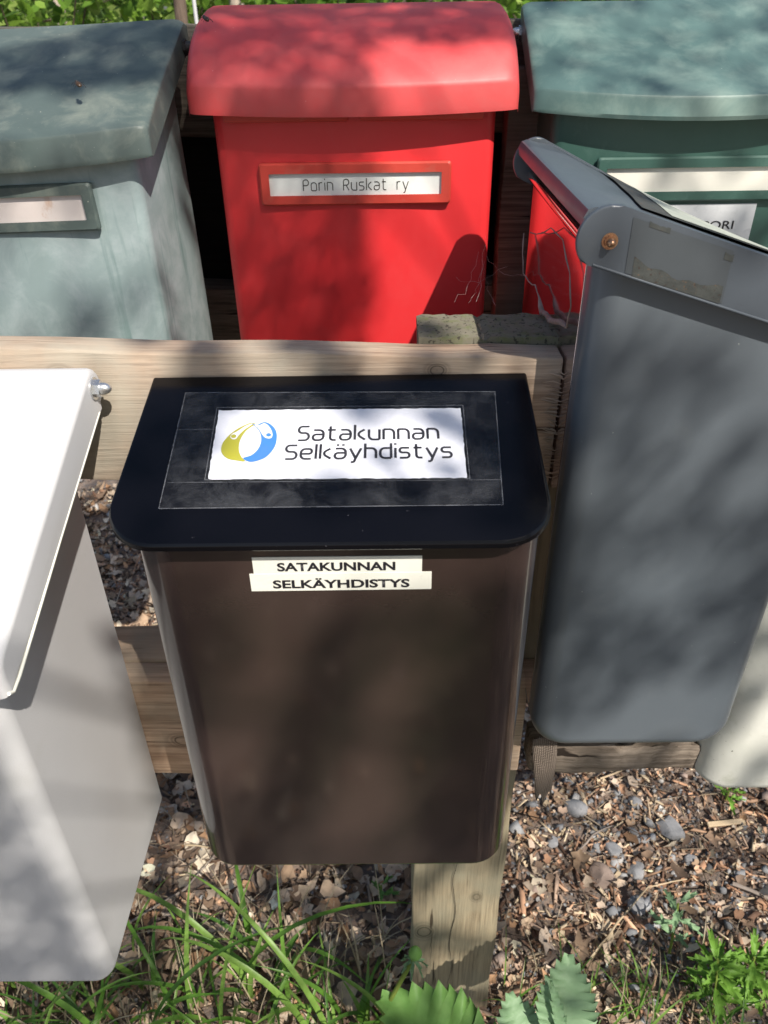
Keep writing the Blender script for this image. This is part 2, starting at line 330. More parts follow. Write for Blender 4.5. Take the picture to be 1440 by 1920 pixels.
# ------------------------------------------------------------------ front stand: rails and post
def plank(name, x0, x1, y0, y1, z0, z1, mat, parent, cuts=(30, 3, 6), wob=0.0012, bev=0.003):
    bm = bmesh.new(); box_into(bm, x0, x1, y0, y1, z0, z1, bev, 2)
    long = max(range(3), key=lambda i: (x1 - x0, y1 - y0, z1 - z0)[i])
    lo, hi = ((x0, x1), (y0, y1), (z0, z1))[long]
    for k in range(1, cuts[0]):
        co = Vector((0, 0, 0)); co[long] = lo + (hi - lo) * k / cuts[0]
        no = Vector((0, 0, 0)); no[long] = 1
        bmesh.ops.bisect_plane(bm, geom=bm.verts[:] + bm.edges[:] + bm.faces[:], plane_co=co, plane_no=no)
    for vv in bm.verts:
        a = vv.co[long]
        for i in range(3):
            if i != long: vv.co[i] += wob * math.sin(a * 23 + i * 2 + (vv.co[(i + 1) % 3] > 0.1) * 1.7) + random.uniform(-1, 1) * wob * 0.35
    return obj(name, bm, mat, parent, 30)

stand = thing('mailbox_stand', 'weathered timber post and rails carrying the front row of mailboxes', 'wooden stand', (0.11, 0.8, 0))
def at_stand(o):
    o.parent = stand; o.matrix_parent_inverse = Matrix.Translation((-0.11, -0.8, 0)); return o
rail = at_stand(plank('upper_rail', -1.25, 0.179, 0.737, 0.775, -0.076, 0.076, MAT['rail'], None, (60, 3, 6)))
rail.rotation_euler = (0, 0, 0); rail.location = (0, 0, 1.4135)
for vv in rail.data.vertices: vv.co.z += -0.030 * (vv.co.x + 0.39) + (0.003 if vv.co.z > 0 else 0)   # the rail sags to the right
low = at_stand(plank('lower_rail', -1.25, 0.186, 0.737, 0.775, 0.826, 1.018, MAT['rail_low'], None, (50, 3, 6)))
lowb = at_stand(plank('lower_rail', -1.25, 0.028, 0.776, 0.848, 0.86, 1.020, MAT['rail_low'], None, (50, 3, 6)))
# post with chipped end grain on top
pst = at_stand(plank('post', 0.034, 0.194, 0.777, 0.846, -0.12, 1.480, MAT['post'], None, (40, 3, 6), 0.0012, 0.004))
bm = bmesh.new()
nx, ny = 26, 9
gv = [[bm.verts.new((0.0325 + 0.163 * i / nx, 0.7762 + 0.0715 * j / ny, 1.4835 + 0.0004 * math.sin(i * 2.1 + j * 3.3) + random.uniform(-0.0012, 0.0012)
       - (0.006 * max(0, i / nx - 0.86) / 0.14 * max(0, j / ny - 0.4)) - (0.004 if abs(i - 11.3) < 0.6 else 0))) for j in range(ny + 1)] for i in range(nx + 1)]
for i in range(nx):
    for j in range(ny): bm.faces.new((gv[i][j], gv[i + 1][j], gv[i + 1][j + 1], gv[i][j + 1]))
r = bmesh.ops.extrude_face_region(bm, geom=bm.faces[:])
for e in r['geom']:
    if isinstance(e, bmesh.types.BMVert): e.co.z = 1.474
eg = obj('end_grain_top', bm, MAT['end_grain'], pst, 60)
def crack(parent, pts, y, w):
    bm = bmesh.new(); A_ = []; B_ = []
    for q, (x_, z_) in enumerate(pts):
        ww = w * (0.25 + math.sin(math.pi * q / (len(pts) - 1)) * random.uniform(0.6, 1.1)); A_.append(bm.verts.new((x_ - ww, y, z_))); B_.append(bm.verts.new((x_ + ww, y, z_)))
    for q in range(len(pts) - 1): bm.faces.new((A_[q], B_[q], B_[q + 1], A_[q + 1]))
    return obj('crack', bm, MAT['rack_dark'], parent, None)
crack(pst, [(0.109 + 0.004 * math.sin(q * 0.7) + random.uniform(-0.001, 0.001), 0.62 - q * 0.022) for q in range(26)], 0.7742, 0.00055)
crack(pst, [(0.071 + random.uniform(-0.001, 0.001), 0.34 - q * 0.02) for q in range(9)], 0.7742, 0.00035)
# splintered saw marks at the rail's right end
bm = bmesh.new()
for k in range(46):
    z = 1.462 - 0.13 * (k / 46) + random.uniform(-0.002, 0.002); L = random.uniform(0.006, 0.022)
    x = 0.1815 - random.uniform(0.0, 0.006) - L; y = 0.7365
    t = random.uniform(0.0006, 0.0014)
    tube_into(bm, [(x, y, z + random.uniform(-0.004, 0.004)), (x + L * 0.5, y - 0.0008, z), (x + L, y - random.uniform(0.001, 0.003), z - random.uniform(0, 0.003))], [0.0002, t, t * 0.5], 5)
sp = obj('saw_splinter', bm, MAT['rail'], rail, 60); sp.location = (0, 0, -1.4150); sp['kind'] = 'stuff'
for (x, z, s) in ((0.186, 1.430, 1), (0.187, 1.392, 0.8), (0.186, 1.352, 1.1), (0.185, 1.325, 0.9), (0.184, 1.455, 0.6), (0.19, 1.005, 1.0)):
    bm = bmesh.new(); p = Vector((x, 0.734, z))
    for k in range(4):
        q = p + Vector((random.uniform(-0.004, 0.006), random.uniform(-0.006, 0.002), random.uniform(-0.009, 0.007))) * s
        tube_into(bm, [p, (p + q) / 2 + Vector((0, -0.002, 0.001)), q], [0.0018 * s, 0.0024 * s, 0.0006], 5)
    at_stand(obj('splinter', bm, MAT['splinter'], None, 60))

# rotten beam going right behind the grey mailbox
beam = plank('rotten_beam', 0.205, 0.80, 0.752, 0.80, 0.803, 0.868, MAT['rotten'], None, (50, 3, 6), 0.004, 0.006)
for vv in beam.data.vertices:
    if vv.co.z > 0.85 and vv.co.x > 0.33: vv.co.z -= random.uniform(0.0, 0.014) + 0.006
tag(beam, 'split and rotting grey beam under the slate grey mailbox', 'beam')
# coarse cloth scrap hanging at the rail's end
bm = bmesh.new(); cg = []
for j in range(15):
    t = j / 14; row = []
    for i in range(8):
        s = i / 7; ragged = (0.012 * math.sin(i * 1.9) + 0.014 * (1 - abs(s - 0.55) * 2)) if j == 14 else 0
        row.append(bm.verts.new((0.199 + 0.036 * s + 0.012 * t * (1 - s) * 0.9 + 0.004 * t, 0.731 + 0.004 * math.sin(6 * t + 3 * s) + 0.002 * random.random(), 0.904 - 0.125 * t - ragged)))
    cg.append(row)
for j in range(14):
    for i in range(7): bm.faces.new((cg[j][i], cg[j][i + 1], cg[j + 1][i + 1], cg[j + 1][i]))
scrap = obj('cloth_scrap', bm, MAT['cloth'], None, 180)
sm = scrap.modifiers.new('thick', 'SOLIDIFY'); sm.thickness = 0.003
tag(scrap, 'frayed brown scrap of coarse cloth hanging below the rail end', 'cloth scrap')

# ------------------------------------------------------------------ back rack
rack = thing('mailbox_rack', 'dark timber rack carrying the back row of mailboxes', 'wooden rack', (-0.05, 1.33, 0))
def at_rack(o):
    o.parent = rack; o.matrix_parent_inverse = Matrix.Translation((0.05, -1.33, 0)); return o
at_rack(plank('upper_rail', -1.3, 1.3, 1.30, 1.345, 1.61, 1.757, MAT['rack'], None, (40, 3, 6), 0.002))
at_rack(plank('lower_rail', -1.3, 1.3, 1.285, 1.345, 1.24, 1.381, MAT['rack'], None, (40, 3, 6), 0.002))
at_rack(plank('gap_shade_board', -1.3, 1.3, 1.36, 1.385, 1.22, 1.72, MAT['rack_dark'], None, (20, 3, 6), 0.001))  # added black sheet that makes the gaps between boxes read as deep shade
for x in (-1.12, 0.175, 1.2): at_rack(plank('post', x, x + 0.095, 1.236, 1.284, -0.1, 1.70, MAT['rack'], None, (30, 3, 6), 0.0015))

# ------------------------------------------------------------------ mailbox builders
def metal_body(name, W, D, zf, zb, r_front, r_bot, mat, parent, r_side_bottom=0.0, edge=0.006):
    """front at y=0, back at y=D; top slopes from zf (front) to zb (back)"""
    bm = bmesh.new(); vs = box_into(bm, -W / 2, W / 2, 0, D, 0, 1)
    for v_ in vs:
        if v_.co.z > 0.5: v_.co.z = zf if v_.co.y < D / 2 else zb
    bm.edges.ensure_lookup_table()
    def is_(e, f): return all(f(v_.co) for v_ in e.verts)
    if r_side_bottom:
        es = [e for e in bm.edges if is_(e, lambda c: c.z < 1e-6) and abs(e.verts[0].co.y - e.verts[1].co.y) < 1e-6]
        bmesh.ops.bevel(bm, geom=es, offset=r_side_bottom, segments=8, profile=0.5, affect='EDGES')
        es = [e for e in bm.edges if is_(e, lambda c: abs(c.x + W / 2) < 1e-6) and not is_(e, lambda c: c.z > min(zf, zb) - 1e-6)]
        es += [e for e in bm.edges if is_(e, lambda c: abs(c.x - W / 2) < 1e-6) and not is_(e, lambda c: c.z > min(zf, zb) - 1e-6)]
        bmesh.ops.bevel(bm, geom=es, offset=r_front, segments=7, profile=0.5, affect='EDGES')
    else:
        es = [e for e in bm.edges if is_(e, lambda c: abs(c.y) < 1e-6) and abs(e.verts[0].co.x - e.verts[1].co.x) < 1e-6]
        bmesh.ops.bevel(bm, geom=es, offset=r_front, segments=10, profile=0.5, affect='EDGES')
        es = [e for e in bm.edges if is_(e, lambda c: c.z < 1e-6)]
        bmesh.ops.bevel(bm, geom=es, offset=r_bot, segments=3, profile=0.5, affect='EDGES')
    return obj(name, bm, mat, parent, 40)

def side_lid(name, W, prof, mat, parent, bev=0.006):
    """lid with side skirts: side outline (y, z) extruded over the width, long edges softened"""
    bm = bmesh.new(); A, B, fs = prism(bm, prof, 0, -W / 2, W / 2)
    es = [e for f in fs[:2] for e in f.edges]
    bmesh.ops.bevel(bm, geom=es, offset=bev, segments=3, profile=0.5, affect='EDGES')
    return obj(name, bm, mat, parent, 40)

def bolt(parent, p, direction, mat, s=1.0, stub=0.0, name='bolt'):
    """hex nut with domed cap, axis along direction (local x = -1/+1)"""
    bm = bmesh.new(); d = direction
    hexa = [(math.cos(R(60 * k + 15)) * 0.0085 * s, math.sin(R(60 * k + 15)) * 0.0085 * s) for k in range(6)]
    prism(bm, hexa, 0, 0, 0.007 * s * d)
    ring = []; seg = 16
    prof = [(0.007, 0.0062), (0.011, 0.0060), (0.0145, 0.0046), (0.0165, 0.0024), (0.0172, 0.0003)]
    prev = None
    for (a, r_) in prof:
        cur = [bm.verts.new((a * s * d, r_ * s * math.cos(2 * math.pi * k / seg), r_ * s * math.sin(2 * math.pi * k / seg))) for k in range(seg)]
        if prev:
            for k in range(seg): bm.faces.new((prev[k], prev[(k + 1) % seg], cur[(k + 1) % seg], cur[k]))
        prev = cur
    bm.faces.new(prev)
    prism(bm, [(math.cos(2 * math.pi * k / 18) * 0.011 * s, math.sin(2 * math.pi * k / 18) * 0.011 * s) for k in range(18)], 0, -0.0005 * d, 0.0014 * d)
    o = obj(name, bm, mat, parent, 30); o.location = p; return o

def bent(W, bow, n=24):
    return [(-W / 2 + W * i / n, bow * (1 - (2 * i / n - 1) ** 2)) for i in range(n + 1)]

def plastic_body(W, D, H, bow, taper, mat, parent, slope=0.0, z0=0.085):
    """front bowed in plan, upright corners rounded, slightly narrower at the foot"""
    bm = bmesh.new()
    rad = 0.016
    pl = [(-W / 2, D)] + [(x, -b) for x, b in bent(W, bow, 18)] + [(W / 2, D)]
    rr = [0.0] * len(pl); rr[1] = rad; rr[-2] = rad
    pl = rounded([pl[0], pl[1]] + pl[3:-3] + [pl[-2], pl[-1]], [0, rad] + [0] * (len(pl) - 6) + [rad, 0], 5)
    rows = []
    for z, k in ((z0, 0.0), (z0 + 0.012, 0.15), (H * 0.62, 0.55), (H - 0.03, 0.97), (H - 0.028, 0.97), (H, 1.0)):
        w = 1 - taper * (1 - z / H); ins = 0.985 if z == z0 else 1
        rows.append([bm.verts.new((x * w * ins, y, z + (slope * max(0, y) if z > H * 0.9 else 0))) for x, y in pl])
    m_ = len(pl)
    for a, b_ in zip(rows[:-1], rows[1:]):
        for i in range(m_): bm.faces.new((a[i], a[(i + 1) % m_], b_[(i + 1) % m_], b_[i]))
    bm.faces.new(rows[0]); bm.faces.new(rows[-1])
    return obj('body', bm, mat, parent, 30)

def plastic_lid(W, prof, bow, droop, mat, parent, floor_z, flare=0.0, corner=0.010):
    """prof: (y, z) from the lip's lower edge over the top to the back; bowed in plan"""
    bm = bmesh.new(); n = 30; cols = []
    ymin = min(p[0] for p in prof); ymax = max(p[0] for p in prof)
    xs = [-1.0, -0.992, -0.975, -0.945] + list(np.linspace(-0.9, 0.9, n)) + [0.945, 0.975, 0.992, 1.0]
    for s in xs:
        e = max(0.0, (abs(s) - 0.92) / 0.08); dz = corner * (1 - math.sqrt(max(0, 1 - e * e)))
        col = []
        for j, (y, z) in enumerate(prof):
            t = (ymax - y) / (ymax - ymin)                     # 1 at the front
            w = W / 2 * (1 - flare * (1 - t))
            lip = j == 0
            col.append(bm.verts.new((s * w, y - bow * (1 - s * s) * t ** 1.5 + dz * 1.2 * t, z - droop * (1 - s * s) * t - (0 if lip else dz))))
        col.append(bm.verts.new((s * W / 2 * (1 - flare), ymax - 0.004, floor_z)))
        cols.append(col)
    m_ = len(cols[0])
    for a, b_ in zip(cols[:-1], cols[1:]):
        for j in range(m_): bm.faces.new((a[j], b_[j], b_[(j + 1) % m_], a[(j + 1) % m_]))
    bm.faces.new(cols[0]); bm.faces.new(cols[-1][::-1])
    return obj('lid', bm, mat, parent, 32)

def nameplate(W, H, t, mat, ins_mat, parent, loc, bd=0.011, ins_scale=(1, 1)):
    bm = bmesh.new()
    o_ = rounded([(-W / 2, -H / 2), (W / 2, -H / 2), (W / 2, H / 2), (-W / 2, H / 2)], 0.004, 4)
    i_ = rounded([(-W / 2 + bd, -H / 2 + bd), (W / 2 - bd, -H / 2 + bd), (W / 2 - bd, H / 2 - bd), (-W / 2 + bd, H / 2 - bd)], 0.001, 4)
    k = 0.0022
    rings = []
    for pts, y, sh in ((o_, 0, 0), (o_, -t + k, 0), (o_, -t, k), (i_, -t, -k), (i_, -t + k, 0), (i_, -0.001, 0)):
        ring = []
        for (x, z) in pts:
            sx = math.copysign(sh, x); sz = math.copysign(sh, z)
            ring.append(bm.verts.new((x - sx, y, z - sz)))
        rings.append(ring)
    m_ = len(rings[0])
    for a, b_ in zip(rings[:-1], rings[1:]):
        for q in range(m_): bm.faces.new((a[q], a[(q + 1) % m_], b_[(q + 1) % m_], b_[q]))
    fr = obj('nameplate', bm, mat, parent, 30); fr.location = loc
    bm = bmesh.new(); box_into(bm, -W / 2 + bd * 0.8, W / 2 - bd * 0.8, -0.0028, -0.0008, -H / 2 + bd * 0.8, H / 2 - bd * 0.8)
    obj('name_insert', bm, ins_mat, fr)
    return fr

# ------------------------------------------------------------------ lettering
CAPH, XH, ASC = 0.74, 0.54, 0.80
def glyph(c, w):
    x, C_, A = XH, CAPH, ASC
    G = {
     'S': ([[(w, C_), (0, C_), (0, C_ * .53), (w, C_ * .53), (w, 0), (0, 0)]], w),
     's': ([[(w * .88, x), (0, x), (0, x * .53), (w * .88, x * .53), (w * .88, 0), (0, 0)]], w * .88),
     'a': ([[(w * .06, x), (w, x), (w, 0), (0, 0), (0, x * .56), (w, x * .56)]], w),
     't': ([[(w * .25, C_), (w * .25, 0), (w * .8, 0)], [(0, x), (w * .76, x)]], w * .8),
     'k': ([[(0, A), (0, 0)], [(w * .92, x), (w * .1, x * .54), (w * .98, 0)]], w * .95),
     'u': ([[(0, x), (0, 0), (w, 0)], [(w, x), (w, 0)]], w),
     'n': ([[(0, 0), (0, x)], [(0, x), (w, x), (w, 0)]], w),
     'e': ([[(0, x * .5), (w, x * .5), (w, x), (0, x), (0, 0), (w * .96, 0)]], w),
     'l': ([[(0, A), (0, 0)]], 0.0),
     'y': ([[(0, x), (w * .52, 0)], [(w * 1.02, x), (w * .52, 0), (w * .38, -.2), (w * .1, -.2)]], w),
     'h': ([[(0, A), (0, 0)], [(0, x), (w, x), (w, 0)]], w),
     'd': ([[(w, A), (w, 0)], [(w, 0), (0, 0), (0, x), (w, x)]], w),
     'i': ([[(0, x), (0, 0)], [(0, A), (0, A - .09)]], 0.0),
     'P': ([[(0, 0), (0, C_), (w, C_), (w, C_ * .47), (0, C_ * .47)]], w),
     'R': ([[(0, 0), (0, C_), (w, C_), (w, C_ * .47), (0, C_ * .47)], [(w * .5, C_ * .47), (w, 0)]], w),
     'o': ([[(w * .5, 0), (w, 0), (w, x), (0, x), (0, 0), (w * .5, 0)]], w),
     'r': ([[(0, 0), (0, x)], [(0, x * .75), (w * .15, x), (w * .62, x)]], w * .62),
    }
    if c == 'ä':
        p, ww = glyph('a', w); return p + [[(w * .26, A - .02), (w * .26, A - .11)], [(w * .76, A - .02), (w * .76, A - .11)]], ww
    return G[c]

def stroke_text(text, w, gap, space, pen, rad):
    """returns list of stroked quads in text units and the total width"""
    X = 0.0; strips = []
    for c in text:
        if c == ' ': X += space; continue
        paths, adv = glyph(c, w)
        for p in paths:
            pp = rounded(p, rad, 6, closed=False) if len(p) > 2 else p
            strips.append([(X + a, b_) for a, b_ in pp])
        X += adv + gap
    return strips, X - gap

def text_mesh(name, lines, mat, parent, place, depth=0.0004):
    """lines: (strips, sx, sz, ox, oz, pen). place maps (u, v) on the sheet"""
    bm = bmesh.new()
    for (strips, sx, sz, ox, oz, pen) in lines:
        for st in strips:
            P = [Vector((ox + a * sx, oz + b_ * sz)) for a, b_ in st]
            Q = [P[0]]
            for p in P[1:]:
                if (p - Q[-1]).length > 1e-6: Q.append(p)
            P = Q; m_ = len(P); L = []; Rr = []
            for i in range(m_):
                t0 = (P[i] - P[i - 1]).normalized() if i else (P[1] - P[0]).normalized()
                t1 = (P[i + 1] - P[i]).normalized() if i < m_ - 1 else t0
                t = (t0 + t1)
                t = t.normalized() if t.length > 1e-4 else t0
                nn = Vector((-t.y, t.x)); k = pen / 2 / max(0.5, nn.dot(Vector((-t0.y, t0.x))))
                L.append(P[i] + nn * k); Rr.append(P[i] - nn * k)
            ext = pen * 0.5
            vl = [bm.verts.new(place(*p)) for p in L]; vr = [bm.verts.new(place(*p)) for p in Rr]
            for i in range(m_ - 1): bm.faces.new((vl[i], vl[i + 1], vr[i + 1], vr[i]))
    me = bpy.data.meshes.new(name); bm.to_mesh(me); bm.free()
    return link(name, me, mat, parent)

def font_text(name, text, mat, parent, loc, width, height, bold=0.0, rx=90):
    """block capitals from the built-in font, fitted to a width and cap height, standing in the xz plane"""
    cu = bpy.data.curves.new(name, 'FONT'); cu.body = text; cu.offset = bold; cu.align_x = 'LEFT'; cu.resolution_u = 4
    tmp = bpy.data.objects.new('tmp', cu); COL.objects.link(tmp)
    bpy.context.view_layer.update()
    me = bpy.data.meshes.new_from_object(tmp.evaluated_get(bpy.context.evaluated_depsgraph_get()))
    bpy.data.objects.remove(tmp); bpy.data.curves.remove(cu)
    co = np.array([v_.co[:] for v_ in me.vertices]); x0, x1 = co[:, 0].min(), co[:, 0].max()
    z0 = 0.0; z1 = 0.729
    for v_ in me.vertices:
        v_.co = ((v_.co.x - x0) / (x1 - x0) * width, 0, v_.co.y / z1 * height)
    me.name = name
    o = link(name, me, mat, parent); o.location = loc; return o

# ------------------------------------------------------------------ black mailbox with the paper sign
BX, BY, BZ = -0.0447, 0.540, 0.904
bk = thing('mailbox', 'glossy black metal mailbox with a taped paper sign on its lid', 'mailbox', (BX, BY, BZ), group='mailboxes')
metal_body('body', 0.368, 0.1955, 0.502, 0.5535, 0.042, 0.007, MAT['black_body'], bk).location = (-0.0028, 0, 0)
# lid: plate with rounded front corners and a narrow skirt, sloping to the front
SL = 0.056 / 0.214
def lidz(y): return 1.405 - BZ + (y + BY - 0.521) * SL
bm = bmesh.new()
outl = rounded([(-0.1975, 0.1965), (-0.2020, -0.020), (0.1855, -0.020), (0.1870, 0.1965)], [0.002, 0.047, 0.047, 0.002], 12)
top = [bm.verts.new((x, y, lidz(y))) for x, y in outl]
def ins(x, y, d): 
    cx_, cy_ = -0.006, 0.075
    return (x - d * (1 if x > cx_ else -1) * min(1, abs(x - cx_) / 0.17), y - d * (1 if y > cy_ else -1) * min(1, abs(y - cy_) / 0.09))
rings = []
for d, dz in ((0.004, 0.0), (0.0015, -0.0008), (0.0002, -0.003), (0.0, -0.0042), (0.0, -0.0078), (0.0012, -0.009), (0.004, -0.009)):
    rings.append([bm.verts.new((*ins(x, y, d), lidz(y) + dz)) for x, y in outl])
for v_ in top: bm.verts.remove(v_)
m_ = len(outl)
for a, b_ in zip(rings[:-1], rings[1:]):
    for i in range(m_): bm.faces.new((a[i], a[(i + 1) % m_], b_[(i + 1) % m_], b_[i]))
bm.faces.new(rings[0]); bm.faces.new(rings[-1])
obj('lid', bm, MAT['black'], bk, 30)
def on_lid(x, y, h=0.0):
    """world x, y of a spot on the lid -> local coordinates, h above the sheet"""
    return (x - BX, y - BY - h * SL, lidz(y - BY) + h)
def sheet(name, corners, mat, parent, h, nseg=(24, 12), ragged=0.0, wrinkle=0.0, thick=None):
    (ax, ay), (bx, by), (cx_, cy_), (dx, dy) = corners             # top-left, top-right, bottom-right, bottom-left
    bm = bmesh.new(); gr = []
    for j in range(nseg[1] + 1):
        t = j / nseg[1]; row = []
        for i in range(nseg[0] + 1):
            s = i / nseg[0]
            x = (ax * (1 - s) + bx * s) * (1 - t) + (dx * (1 - s) + cx_ * s) * t
            y = (ay * (1 - s) + by * s) * (1 - t) + (dy * (1 - s) + cy_ * s) * t
            if i in (0, nseg[0]): x += random.uniform(-1, 1) * ragged
            if j in (0, nseg[1]): y += random.uniform(-1, 1) * ragged
            row.append(bm.verts.new(on_lid(x, y, h + random.random() * wrinkle)))
        gr.append(row)
    for j in range(nseg[1]):
        for i in range(nseg[0]): bm.faces.new((gr[j][i], gr[j + 1][i], gr[j + 1][i + 1], gr[j][i + 1]))
    return obj(name, bm, mat, parent, 180)
TP = [(-0.203, 0.708), (0.106, 0.704), (0.098, 0.557), (-0.200, 0.557)]
PP = [(-0.166, 0.683), (0.0705, 0.682), (0.0695, 0.590), (-0.163, 0.592)]
sign = sheet('paper_sign', PP, MAT['paper'], bk, 0.0006, (60, 24), 0.0005, 0.0002)
film = sheet('clear_tape', TP, MAT['film'], bk, 0.0018, (40, 20), 0.0004, 0.0003)
bm = bmesh.new()                                                      # bright cut edges and the seams between the tape strips
def edge_strip(a, b_, w, n_=24, h=0.0021):
    for i in range(n_):
        p = [a[k] + (b_[k] - a[k]) * i / n_ for k in (0, 1)]; q = [a[k] + (b_[k] - a[k]) * (i + 1) / n_ for k in (0, 1)]
        dx_, dy_ = b_[0] - a[0], b_[1] - a[1]; L = math.hypot(dx_, dy_); nx_, ny_ = -dy_ / L * w / 2, dx_ / L * w / 2
        k0, k1 = random.uniform(0.4, 1.3), random.uniform(0.4, 1.3)
        bm.faces.new([bm.verts.new(on_lid(*pp, h)) for pp in ((p[0] + nx_ * k0, p[1] + ny_ * k0), (q[0] + nx_ * k1, q[1] + ny_ * k1), (q[0] - nx_ * k1, q[1] - ny_ * k1), (p[0] - nx_ * k0, p[1] - ny_ * k0))])
for i in range(4): edge_strip(TP[i], TP[(i + 1) % 4], 0.0009)
edge_strip((-0.202, 0.655), (-0.168, 0.655), 0.0006); edge_strip((-0.198, 0.587), (0.099, 0.586), 0.0005, h=0.0022)
for i in range(4):
    c = [(PP[k][0] + (0.0022 if k in (1, 2) else -0.0022), PP[k][1] + (0.0022 if k < 2 else -0.0022)) for k in range(4)]
    edge_strip(c[i], c[(i + 1) % 4], 0.0008, h=0.0023)
obj('tape_edge', bm, MAT['film_edge'], film, None)
# printed words: two lines of rounded square lettering
L1, w1_ = stroke_text('Satakunnan', 0.50, 0.20, 0.4, 0, 0.21)
L2, w2_ = stroke_text('Selkäyhdistys', 0.50, 0.20, 0.4, 0, 0.21)
def pl_sign(u, v_): return on_lid(u, v_, 0.0011)
# line 1 cap line y=.659, base y=.639 ; line 2 cap y=.634, base .616
text_mesh('lettering', [(L1, (0.0465 + 0.0855) / w1_, 0.0185 / CAPH, -0.0855, 0.6397, 0.0024),
                        (L2, (0.0575 + 0.0955) / w2_, 0.0175 / CAPH, -0.0955, 0.6155, 0.0024)], MAT['ink'], sign, pl_sign)
# the emblem: two arched figures, olive yellow and blue
ex, ey, es_ = -0.1585, 0.6125, 0.0525
def pl_em(u, v_, h): return on_lid(ex + u * es_ + 0.004 * v_ * -1.0 + 0.003, ey + v_ * es_, h)
def flat_poly(pts, h, smooth_n=0):
    bm = bmesh.new()
    if smooth_n:
        Q = []; n_ = len(pts)
        for i in range(n_):
            p0, p1, p2, p3 = [np.array(pts[(i + k) % n_]) for k in (-1, 0, 1, 2)]
            for k in range(smooth_n):
                t = k / smooth_n
                Q.append(tuple(0.5 * ((2 * p1) + (-p0 + p2) * t + (2 * p0 - 5 * p1 + 4 * p2 - p3) * t * t + (-p0 + 3 * p1 - 3 * p2 + p3) * t ** 3)))
        pts = Q
    f_ = bm.faces.new([bm.verts.new(pl_em(*p, h)) for p in pts]); f_.normal_update(); bmesh.ops.triangulate(bm, faces=[f_])
    return bm
def disc(cx_, cy_, r_, h): return flat_poly([(cx_ + r_ * math.cos(2 * math.pi * k / 24), cy_ + r_ * math.sin(2 * math.pi * k / 24)) for k in range(24)], h)
def merge(bms):
    out = bmesh.new()
    for b_ in bms:
        t_ = bpy.data.meshes.new('t'); b_.to_mesh(t_); b_.free(); out.from_mesh(t_); bpy.data.meshes.remove(t_)
    return out
yel = flat_poly([(.60, .95), (.53, .99), (.42, .94), (.28, .84), (.13, .67), (.02, .45), (.02, .24), (.13, .09), (.30, .035), (.445, .015), (.375, .13), (.325, .30), (.335, .53), (.42, .76), (.52, .88)], 0.0011, 6)
obj('emblem', merge([yel, disc(.215, .63, .048, 0.0017)]), MAT['yellow'], sign, None)
blu = flat_poly([(.53, .97), (.62, .93), (.75, 1.0), (.86, .95), (.96, .81), (.995, .62), (.96, .36), (.83, .13), (.68, .03), (.53, 0.0), (.41, .09), (.55, .16), (.665, .31), (.715, .52), (.69, .72), (.62, .86)], 0.0012, 6)
obj('emblem', merge([blu, disc(.845, .655, .045, 0.0017)]), MAT['blue'], sign, None)
wy = flat_poly([(.54, .96), (.42, .90), (.27, .76), (.19, .70), (.155, .62), (.20, .56), (.265, .575), (.30, .65), (.40, .80), (.50, .90)], 0.0014, 5)
wb = flat_poly([(.58, .93), (.66, .82), (.735, .66), (.80, .58), (.885, .575), (.915, .66), (.885, .80), (.82, .92), (.75, .965), (.68, .92)], 0.0014, 5)
obj('emblem_gap', merge([wy, wb]), MAT['paper'], sign, None)
# two label strips on the front
def strip(x0, x1, z0, z1, tilt=0.0, h=0.0):
    bm = bmesh.new(); box_into(bm, x0 - BX, x1 - BX, -0.0007 - h, 0.0003, z0 - BZ, z1 - BZ)
    for v_ in bm.verts: v_.co.z += (v_.co.x - (x0 - BX)) * tilt
    o = obj('label_strip', bm, MAT['label_tape'], bk); return o
s1 = strip(-0.1215, 0.0280, 1.3567, 1.3752, 0.0); font_text('lettering', 'SATAKUNNAN', MAT['ink'], s1, (-0.1000 - BX, -0.0011, 1.3603 - BZ), 0.1045, 0.0092, 0.03)
s2 = strip(-0.1255, 0.0367, 1.3375, 1.3568, 0.003, 0.0003); font_text('lettering', 'SELKÄYHDISTYS', MAT['ink'], s2, (-0.1054 - BX, -0.0014, 1.3411 - BZ), 0.1225, 0.0092, 0.03)

# ------------------------------------------------------------------ white mailbox at the left
WX, WY, WZ = -0.555, 0.473, 0.762
wt = thing('mailbox', 'clean white metal mailbox with bolted sloping lid at the left edge', 'mailbox', (WX, WY, WZ), group='mailboxes')
metal_body('body', 0.406, 0.262, 0.56, 0.66, 0.022, 0.012, MAT['white'], wt)
# side outline of the lid (y, z): round hinge end, slope, front lip, lower edge
rb = 0.0235; hy, hz = 0.237, 1.4455 - WZ
prof = [(hy + rb * math.cos(R(a)), hz + rb * math.sin(R(a))) for a in range(-70, 106, 12)]
prof += [(-0.030, 1.358 - WZ), (-0.036, 1.354 - WZ), (-0.041, 1.347 - WZ), (-0.043, 1.335 - WZ), (-0.041, 1.316 - WZ), (-0.034, 1.3145 - WZ)]
wl_ = side_lid('lid', 0.497, prof, MAT['white'], wt, 0.007)
def wtw(c):
    f = (c[1] + 0.043) / 0.3; return (c[0] + (0.012 * f if c[0] > 0 else 0), c[1], c[2] + 0.012 * f)
for v_ in wl_.data.vertices: v_.co = wtw(v_.co)
bolt(wl_, wtw((0.2485, 0.238, 1.449 - WZ)), 1, MAT['zinc'], 1.05)
bm = bmesh.new(); tube_into(bm, [wtw((0.2478, y_, z_)) for y_, z_ in ((0.238, 1.4225 - WZ), (0.10, 1.4225 - WZ - 0.138 * 0.3885), (-0.02, 1.3205 - WZ), (-0.034, 1.3170 - WZ), (-0.040, 1.321 - WZ))], 0.0016, 8)
obj('skirt_edge', bm, MAT['label_tape'], wl_, 60)

